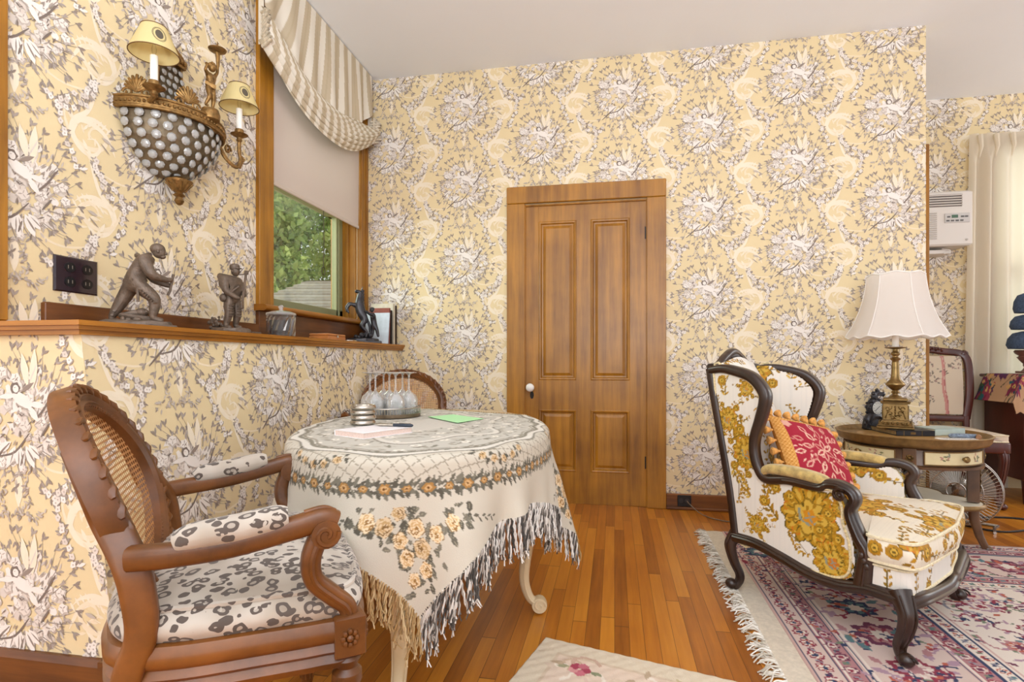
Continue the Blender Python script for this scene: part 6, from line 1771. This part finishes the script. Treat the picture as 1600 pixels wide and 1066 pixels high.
CKX, CKY = gp(2.113, 3.215)
ck_ = thing('mantel_clock', 'small dark bronze rococo clock behind the brass lamp on the side table', 'clock', (CKX - .005, CKY - .01, ZT), math.radians(-65))
mb = MB(); rr = random.Random(6)
mb.sweep(catmull([(-.01, -.05, .012), (0, -.045, .05), (0, -.02, .075), (0, .02, .075), (0, .045, .05), (-.01, .05, .012)], 6), circ(1, 9), (1, 0, 0), scale=lambda t: .02 + .008 * math.sin(PI * t))
mb.box(-.03, .03, -.06, .06, 0, .016, bev=.005).box(-.024, .02, -.035, .035, .016, .07, bev=.006)
mb.lathe([(.004, -.022), (.04, -.02), (.05, -.008), (.052, .01), (.046, .02), (.036, .024), (.004, .02)], n=26, M=Matrix.Translation((0, 0, .125)) @ Matrix.Rotation(PI / 2, 4, 'Y'))
for k in range(40):
    a = rr.uniform(0, 6.28); mb.ball((rr.uniform(-.01, .02), .05 * math.cos(a), .125 + .05 * math.sin(a)), (.008, rr.uniform(.006, .012), rr.uniform(.006, .012)), 7, 5)
for s in (-1, 1):
    mb.tube([(.01, s * (.062 + .014 * math.cos(t * .55)), .035 + .03 * t / 12 + .012 * math.sin(t * .55)) for t in range(13)], .007, 6)
    for k in range(5): mb.ball((.012, s * (.04 + .006 * k), .018 + .008 * k), .010, 7, 5)
mb.sweep(catmull([(0, .01, .17), (.004, -.004, .19), (0, .006, .205), (.004, .024, .215), (.002, .014, .232)], 5), circ(1, 8), None, scale=lambda t: .017 * (1 - .6 * t) + .003)
mb.ball((.006, -.012, .208), (.012, .011, .013), 10, 7)
for k in range(7): mb.sweep([(0, .01 + .006 * k, .185 + .004 * k), (.004, .028 + .007 * k, .20 + .006 * (k % 3)), (0, .04 + .004 * k, .22 - .006 * k)], circ(1, 6), None, scale=[.006, .008, .002])
mb.build('clock_case', M_BRONZE2, ck_)
dl = MB().lathe([(.004, .0), (.036, .0), (.036, .002), (.004, .003)], n=30, M=Matrix.Translation((.023, 0, .125)) @ Matrix.Rotation(PI / 2, 4, 'Y')).build('dial', mat('enamel_dial', '#EEEADF', .3), ck_)
mb = MB()
for k in range(12):
    a = k * PI / 6; mb.box(.0258, .0266, -.0011, .0011, .026, .032, M=Matrix.Translation((0, 0, .125)) @ Matrix.Rotation(a, 4, 'X'))
mb.build('hour_marks', M_BLACK, dl, smooth=False)
for a, L in ((-.9, .018), (2.3, .026)): MB().box(.0262, .027, -.0012, .0012, -.003, L, M=Matrix.Translation((0, 0, .125)) @ Matrix.Rotation(a, 4, 'X')).build('hand', M_BLACK, dl, smooth=False)

b2 = thing('book', 'pale blue-green thick book lying shut on the side table beside the lamp', 'book', (*gp(2.328, 3.0), ZT), YAW + .18)
MB().box(-.10, .09, -.065, .065, 0, .003, bev=.001).box(-.10, .09, -.065, .065, .033, .036, bev=.001).box(-.10, .09, -.065, -.061, 0, .036, bev=.001).build('cover', mat('pale_teal_cover', '#B7C6BE', .5, 0, .08, 20), b2, smooth=False)
MB().box(-.097, .087, -.061, .062, .003, .033).build('pages', mat('old_pages', '#D8C8A8', .8, 0, .12, 200), b2, smooth=False)
pm = thing('pamphlet', 'white printed pamphlet lying at the front right of the side table', 'pamphlet', (*gp(2.24, 2.765), ZT), YAW - .12)
MB().box(-.09, .09, -.035, .035, 0, .005, bev=.001).build('sheet', M_WHITE, pm, smooth=False)
mb = MB(); rr = random.Random(4)
for i in range(4):
    x = -.075
    while x < .07:
        w = rr.uniform(.004, .014); mb.box(x, x + w, -.024 + .014 * i, -.02 + .014 * i, .0052, .0055); x += w + .003
mb.build('print_lines', mat('grey_print', '#9A938C', .8), pm, smooth=False)
gc = thing('eyeglass_case', 'blue patterned soft case lying behind the pamphlet on the side table', 'case', (*gp(2.325, 2.83), ZT), YAW - .35)
MB().loft([[(x * kx, y * ky, z) for x, y in blobpts(0, 0, .07, .028, 0, 24)] for kx, ky, z in ((.9, .85, 0), (1, 1, .006), (1, 1, .014), (.9, .85, .02), (.6, .5, .022))]).build('pouch', mat('blue_print_cloth', '#7C8A9C', .85, 0, .5, 90), gc)
rl = MB().lathe([(.004, -.03), (.011, -.03), (.012, -.028), (.012, .028), (.011, .03), (.004, .03)], n=16, M=Matrix.Rotation(PI / 2, 4, 'Y')).build('spool', mat('brown_spool', '#9A6B45', .5))
tag(rl, 'small brown wooden spool lying at the right rim of the side table top', 'spool', None, (*gp(2.35, 2.775), ZT + .0125), YAW + .9)

# ================================================================ wire fan on the floor behind
fn = thing('floor_fan', 'round chrome wire fan on the floor behind the side table', 'fan', (1.96, 3.62, 0), math.radians(-125))
M_CHR = mat('chrome_wire', '#C9C4BC', .2, .9)
mb = MB()
Rf, cz = .2, .208
for s, d in ((1, .06), (-1, -.07)):
    for k in range(64):
        a = 2 * PI * k / 64
        mb.sweep([(d * 1.0, .045 * math.cos(a), cz + .045 * math.sin(a)), (d * .9, .12 * math.cos(a + .1), cz + .12 * math.sin(a + .1)), (d * .35, Rf * math.cos(a + .2), cz + Rf * math.sin(a + .2))], circ(.0014, 4), None)
for x, R in ((0.021, Rf), (-.0245, Rf), (0, Rf + .003), (.06, .045), (-.07, .045), (.054, .12)): mb.tube([(x, R * math.cos(t), cz + R * math.sin(t)) for t in [2 * PI * k / 48 for k in range(48)]], .003, 6, True)
mb.build('wire_guard', M_CHR, fn)
for k in range(4):
    a = k * PI / 2 + .3
    MB().grid(lambda u, v: (.02 * (v - .5) * 2 * (1 - .3 * u), (.03 + .14 * u) * math.cos(a + (v - .5) * .9), cz + (.03 + .14 * u) * math.sin(a + (v - .5) * .9)), 6, 6).build('blade', mat('grey_blade', '#A9A39A', .4, .4), fn)
MB().lathe([(.01, -.17), (.05, -.16), (.06, -.13), (.06, -.06), (.04, -.05)], n=20, M=Matrix.Translation((0, 0, cz)) @ Matrix.Rotation(PI / 2, 4, 'Y')).build('motor', M_CHR, fn)
MB().tube(catmull([(-.1, -.17, .008), (-.02, -.16, .008), (.08, -.17, .008)], 4), .008, 7).tube(catmull([(-.1, .17, .008), (-.02, .16, .008), (.08, .17, .008)], 4), .008, 7).tube([(-.1, -.17, .008), (-.1, .17, .008)], .008, 7).tube([(-.1, 0, .01), (-.1, 0, cz - .05)], .012, 8).build('stand', M_CHR, fn)

# ================================================================ alcove: side chair, sideboard, topiary, curtain, air conditioner
SDC = gp(2.985, 3.82)
sd = thing('side_chair', 'dark carved side chair in floral fabric behind the round side table', 'chair', (*SDC, 0), math.radians(-100))
CFl = Canvas(.6, .6, .003, lin('#D8C8B2'))
r = random.Random(14)
for _ in range(26):
    x, y = r.uniform(0, .6), r.uniform(0, .6)
    for k in range(9): CFl.leaf(x + r.gauss(0, .018), y + r.gauss(0, .018), r.uniform(0, 6.28), .022, .010, lin(r.choice(('#8C8278', '#A3978A', '#7D7367', '#A78A82'))))
for u0 in (.41,): CFl.stroke([(u0 + .006 * math.sin(k), k * .05) for k in range(13)], .014, lin('#C98F88')); CFl.stroke([(u0 + .012 + .006 * math.sin(k), k * .05) for k in range(13)], .006, lin('#B3706E'))
CFl.wrap = True
ZS = .44
bt = lambda u, v, w=0: (-.20 - .12 * v + w, u, ZS + .10 + .50 * v)
o_ = [(-.20, 0), (-.235, .35), (-.245, .78), (-.21, .93), (-.10, .97), (0, 1.0), (.10, .97), (.21, .93), (.245, .78), (.235, .35), (.20, 0)]
mb = MB().sweep([bt(u, v) for u, v in [p[:2] for p in catmull([(a, b, 0) for a, b in o_], 5)]], rrect(.03, .05, .35), (1, 0, 0))
mb.sweep([bt(-.2, 0), bt(.2, 0)], rrect(.03, .045, .35), (1, 0, 0))
for s in (-1, 1):
    mb.sweep([(-.20, s * .20, ZS - .02), (-.20, s * .2, ZS + .12)], rrect(.04, .035, .3), (0, 1, 0)); mb.ball(bt(s * .225, .93, .0), (.02, .03, .028), 9, 6)
for k in range(11): mb.ball(bt(-.09 + .018 * k, .985 + .02 * math.sin(PI * k / 10) + (.012 if k % 2 else 0), .008), (.016, .013, .015), 8, 5)
mb.build('back_frame', M_MAHOG, sd)
U, V = np.meshgrid(np.linspace(-1, 1, 90), np.linspace(0, 1, 110), indexing='ij')
Yq = U * (.185 + .04 * V - .02 * V ** 3); Vq = .06 + .84 * V
bul = .022 * ((1 - np.abs(U) ** 4) * np.sin(PI * np.clip(V * .96 + .02, 0, 1)) ** .4)
np_grid('back_upholstery', np.stack([-.20 - .12 * Vq + .008 + bul, Yq, ZS + .10 + .50 * Vq], -1), M_FABRIC, sd, CFl.get(Yq + .33, .5 * Vq))
so = [(-.20, -.205), (-.05, -.235), (.18, -.27), (.235, -.25), (.25, 0), (.235, .25), (.18, .27), (-.05, .235), (-.20, .205)]
so2 = [tuple(p[:2]) for p in catmull([(a, b, 0) for a, b in so], 7, True)]
cushion_mesh('seat_cushion', so2, ZS - .01, ZS + .035, .03, sd, lambda x, y: CFl.get(x + .1, y + .1), M_FABRIC, .004, M_PIPE, nr=30)
mb = MB().sweep([(x * .99, y * .99, ZS - .045) for x, y in so2], rrect(.07, .03, .3), (0, 0, 1), closed=True)
for k in range(9): mb.ball((.25 - .012 * abs(k - 4) / 4, -.1 + .025 * k, ZS - .06), (.008, .015, .014), 7, 5)
mb.build('seat_rail', M_MAHOG, sd)
for s in (-1, 1):
    mb = MB(); cabriole(mb, (.205, s * .235, ZS - .03), (.8, s * .6), ZS - .03, .06, .03); mb.build('leg', M_MAHOG, sd)
    MB().sweep(catmull([(-.20, s * .19, ZS - .02), (-.205, s * .19, .25), (-.26, s * .19, .0)], 5), rrect(.04, .036, .3), (0, 1, 0)).build('leg', M_MAHOG, sd)

cb = thing('drop_front_cabinet', 'dark red mahogany cabinet draped with a tapestry, at the far right by the curtain', 'cabinet', (2.89, 4.38, 0), 0)
mb = MB().box(-.24, .6, -.20, .20, .16, .84, bev=.008)
mb.build('carcass', M_MAHOG, cb, smooth=False)
MB().box(-.26, .62, -.22, .22, .84, .862, bev=.005).build('top', M_MAHOG, cb, smooth=False)
for x0, x1 in ((-.21, .17), (.19, .57)):
    d = MB().box(x0, x1, -.215, -.20, .2, .6, bev=.004).box(x0 + .05, x1 - .05, -.221, -.213, .25, .55, bev=.005).build('door', M_MAHOG, cb, smooth=False)
    MB().ball(((x0 + x1) / 2 + (.14 if x0 < 0 else -.14), -.228, .42), .012, 10, 7).build('knob', M_BRASS, d)
for x in (-.2, .56):
    for y in (-.16, .16): MB().sweep([(x, y, .17), (x, y, .08), (x, y, 0)], rrect(.05, .05, .3), (1, 0, 0), scale=[1, .8, .6]).build('leg', M_MAHOG, cb)
# tapestry: hangs over the top in a point
CT_ = Canvas(1.1, .9, .003, lin('#B58F6E'))
r = random.Random(17)
TPc = [lin(c) for c in ('#7C2B45', '#2C5A62', '#43553A', '#8E3A4E', '#C79A62', '#2B3E55', '#5A2F52')]
for _ in range(95):
    x, y = r.uniform(0, 1.1), r.uniform(0, .9)
    for k in range(12): CT_.leaf(x, y, k * .52 + r.uniform(-.2, .2), r.uniform(.05, .09), .035, TPc[r.randrange(7)])
    CT_.blob(x, y, .035, TPc[r.choice((0, 3, 6))], lob=6, n=24); CT_.blob(x, y, .015, lin('#C79A62'))
    CT_.stroke([(x, y), (x + r.uniform(-.15, .15), y + r.uniform(-.15, .15))], .006, lin('#2E3A2C'))
U, V = np.meshgrid(np.linspace(0, 1, 150), np.linspace(0, 1, 110), indexing='ij')
Xc = -.46 + 1.10 * U; Yc = -.48 + .62 * V
exl = np.clip(-.262 - Xc, 0, 1); exf = np.clip(-.222 - Yc, 0, 1)
drop = np.maximum(exl, exf) * 1.0
Pc = np.stack([np.maximum(Xc, -.27 - .35 * exl * (1 + .0 * V)), np.maximum(Yc, -.23 - .12 * exf), .8655 - drop * .97 + .006 * np.sin(Xc * 50) * np.clip(drop * 8, 0, 1)], -1)
kp = ((Xc + Yc * .55) > -.68)[:-1, :-1]
tp = np_grid('tapestry_cloth', Pc, M_FABRIC, None, CT_.get(Xc + .42, Yc + .48), kp)
tag(tp, 'floral tapestry cloth hanging over the mahogany cabinet top', 'tapestry', None, (2.89, 4.38, 0))
sl_ = tp.modifiers.new('cloth', 'SOLIDIFY'); sl_.thickness = .003

tpy = thing('tiered_topiary', 'dark blue tiered topiary in a pedestal urn on the draped cabinet', 'ornament', (2.815, 4.40, .869))
MB().box(-.05, .05, -.05, .05, 0, .014, bev=.003).lathe([(.04, .014), (.03, .025), (.022, .04), (.03, .055), (.028, .065), (.045, .085), (.062, .11), (.05, .12), (.07, .135), (.078, .15), (.07, .16), (.03, .16)], n=24).build('urn', wood('urn_wood', '#5A3A30', '#8A5E50', .35, (.4, .4, .4), 18, .3), tpy)
M_TOP = mat('blue_topiary', '#3E4F68', .85, 0, .35, 90, 1, 150)
for r0, z0, h in ((.118, .165, .125), (.10, .30, .105), (.082, .415, .14)):
    MB().lathe([(.01, z0), (r0 * .9, z0 + .004), (r0, z0 + h * .25), (r0 * .93, z0 + h * .6), (r0 * .7, z0 + h * .9), (r0 * .3, z0 + h), (.004, z0 + h)], n=24).build('tier', M_TOP, tpy)
MB().lathe([(.012, .155), (.012, .6)], n=10).build('trunk', M_BARK, tpy)

cu = thing('long_curtain', 'pleated ivory floor-length curtain over the far right window', 'curtain', (2.60, 4.66, .28))
M_CUR = sheer('ivory_sheer', '#EDE4D2', .42)
NU, NV = 420, 90
U, V = np.meshgrid(np.linspace(0, 1, NU), np.linspace(0, 1, NV), indexing='ij')
L = 1.15
ph = U * L / .105 * 2 * PI
top_ = np.clip((V - .93) / .07, 0, 1)
amp = .028 + .010 * np.sin(U * 17)
pin = np.clip((V - .90) / .05, 0, 1)
spr = (1 - V) * .03 * np.sin(U * 9)
Yk = -amp * np.sin(ph + .5 * np.sin(U * 13)) * (1 - .55 * pin) - .02 * np.sin(ph * .5 + 1) * (1 - V)
Yk += -.02 * pin * np.abs(np.sin(ph * .5)) ** 6
Pk = np.stack([U * L + spr - .05 * (1 - V) * (1 - U), Yk, 2.36 * V], -1)
np_grid('drape', Pk, M_CUR, cu)
mb = MB()
for k in range(11): x = .05 + .105 * k; mb.sweep([(x, -.03, 2.18), (x + .004, -.045, 2.25), (x, -.035, 2.34)], circ(1, 7), None, scale=[.004, .014, .02])
mb.build('pinch_pleats', M_CUR, cu)
rod = MB().tube([(.03, .03, 2.335), (L + .1, .03, 2.335)], .011, 10); rod.build('rod', mat('white_rod', '#E9E4DA', .4), cu)

ac = thing('air_conditioner', 'white air conditioner mounted high on the far wall left of the curtain', 'air conditioner', (2.33, 4.755, 1.80))
M_ACW = mat('warm_white_plastic', '#DAD3CB', .45)
mb = MB().box(-.36, .235, -.20, 0, 0, .40, bev=.012); mb.build('case', M_ACW, ac, smooth=False)
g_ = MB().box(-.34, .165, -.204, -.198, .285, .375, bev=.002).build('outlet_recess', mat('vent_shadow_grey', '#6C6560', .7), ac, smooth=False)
mb = MB()
for k in range(5): mb.box(-.34, .165, -.209, -.2, .292 + .018 * k, .299 + .018 * k, bev=.0015)
mb.box(-.34, -.335, -.209, -.2, .285, .375).box(.16, .165, -.209, -.2, .285, .375).box(-.08, -.074, -.209, -.2, .285, .375)
mb.build('louvres', M_ACW, ac, smooth=False)
mb = MB()
for k in range(13): mb.box(-.34, .0, -.206, -.199, .05 + .0155 * k, .058 + .0155 * k, bev=.001)
mb.build('intake_slats', mat('slat_grey', '#BDB5AC', .5), ac, smooth=False)
cp = MB().box(.05, .215, -.206, -.198, .165, .235, bev=.006).build('control_panel', mat('panel_grey', '#C6C2BE', .3), ac, smooth=False)
MB().box(.095, .135, -.2085, -.205, .20, .222).build('display', mat('lcd', '#4E6B58', .2), cp, smooth=False)
for k, (x, z) in enumerate(((.065, .203), (.155, .203), (.06, .175), (.09, .175), (.12, .175), (.15, .175), (.18, .203))): MB().box(x, x + .02, -.2085, -.205, z, z + .011).build('button', mat('button_grey', '#5E5B59', .5), cp, smooth=False)
MB().lathe([(.008, 0), (.008, .003), (.002, .0035)], n=14, M=Matrix.Translation((.195, -.2, .04)) @ Matrix.Rotation(PI / 2, 4, 'X')).build('emblem', mat('emblem_grey', '#B0A9A2', .4), ac)
MB().box(-.36, .12, -.15, 0, -.05, -.02, bev=.004).tube(catmull([(.06, -.15, -.015), (.11, -.16, -.03), (.07, -.155, -.052)], 5), .004, 6).build('bracket', M_ACW, ac, smooth=False)

# ================================================================ skirting outlet, cords
oc = thing('baseboard_outlet', 'black outlet set in the baseboard right of the door', 'outlet', (.44, YB - .02, .058))
MB().box(-.042, .042, -.006, 0, -.036, .036, bev=.002).build('plate', M_BLACK, oc, smooth=False)
for x in (-.02, .018): MB().lathe([(.004, .0), (.015, 0), (.015, .002), (.004, .003)], n=18, M=Matrix.Translation((x, -.006, 0)) @ Matrix.Rotation(PI / 2, 4, 'X')).build('socket', mat('socket_black', '#2A2628', .4), oc)
c1 = MB().tube(catmull([(.455, YB - .03, .06), (.47, YB - .06, .045), (.53, YB - .15, .01), (.62, YB - .24, .005), (.75, YB - .27, .005), (.9, YB - .22, .005), (1.1, YB - .12, .005), (1.35, YB - .08, .005)], 8), .0032, 6).build('power_cord', mat('brown_flex', '#7A6A58', .6))
c1.location = (0, 0, 0); tag(c1, 'thin brown power cord running from the baseboard outlet along the floor', 'cord')
c2 = MB().tube(catmull([(1.93, 3.66, .006), (2.1, 3.50, .006), (2.35, 3.58, .006), (2.6, 3.5, .006), (3.1, 3.45, .006)], 8), .0055, 6).build('power_cord', M_BLACK)
tag(c2, 'black power cord lying on the floor right of the side table, nearest the rug', 'cord')
c3 = MB().tube(catmull([(2.1, 3.78, .006), (2.35, 3.82, .006), (2.65, 3.72, .006), (3.2, 3.7, .006)], 8), .0055, 6).build('power_cord', M_BLACK)
tag(c3, 'black power cord on the floor beyond the first, in front of the side chair', 'cord')
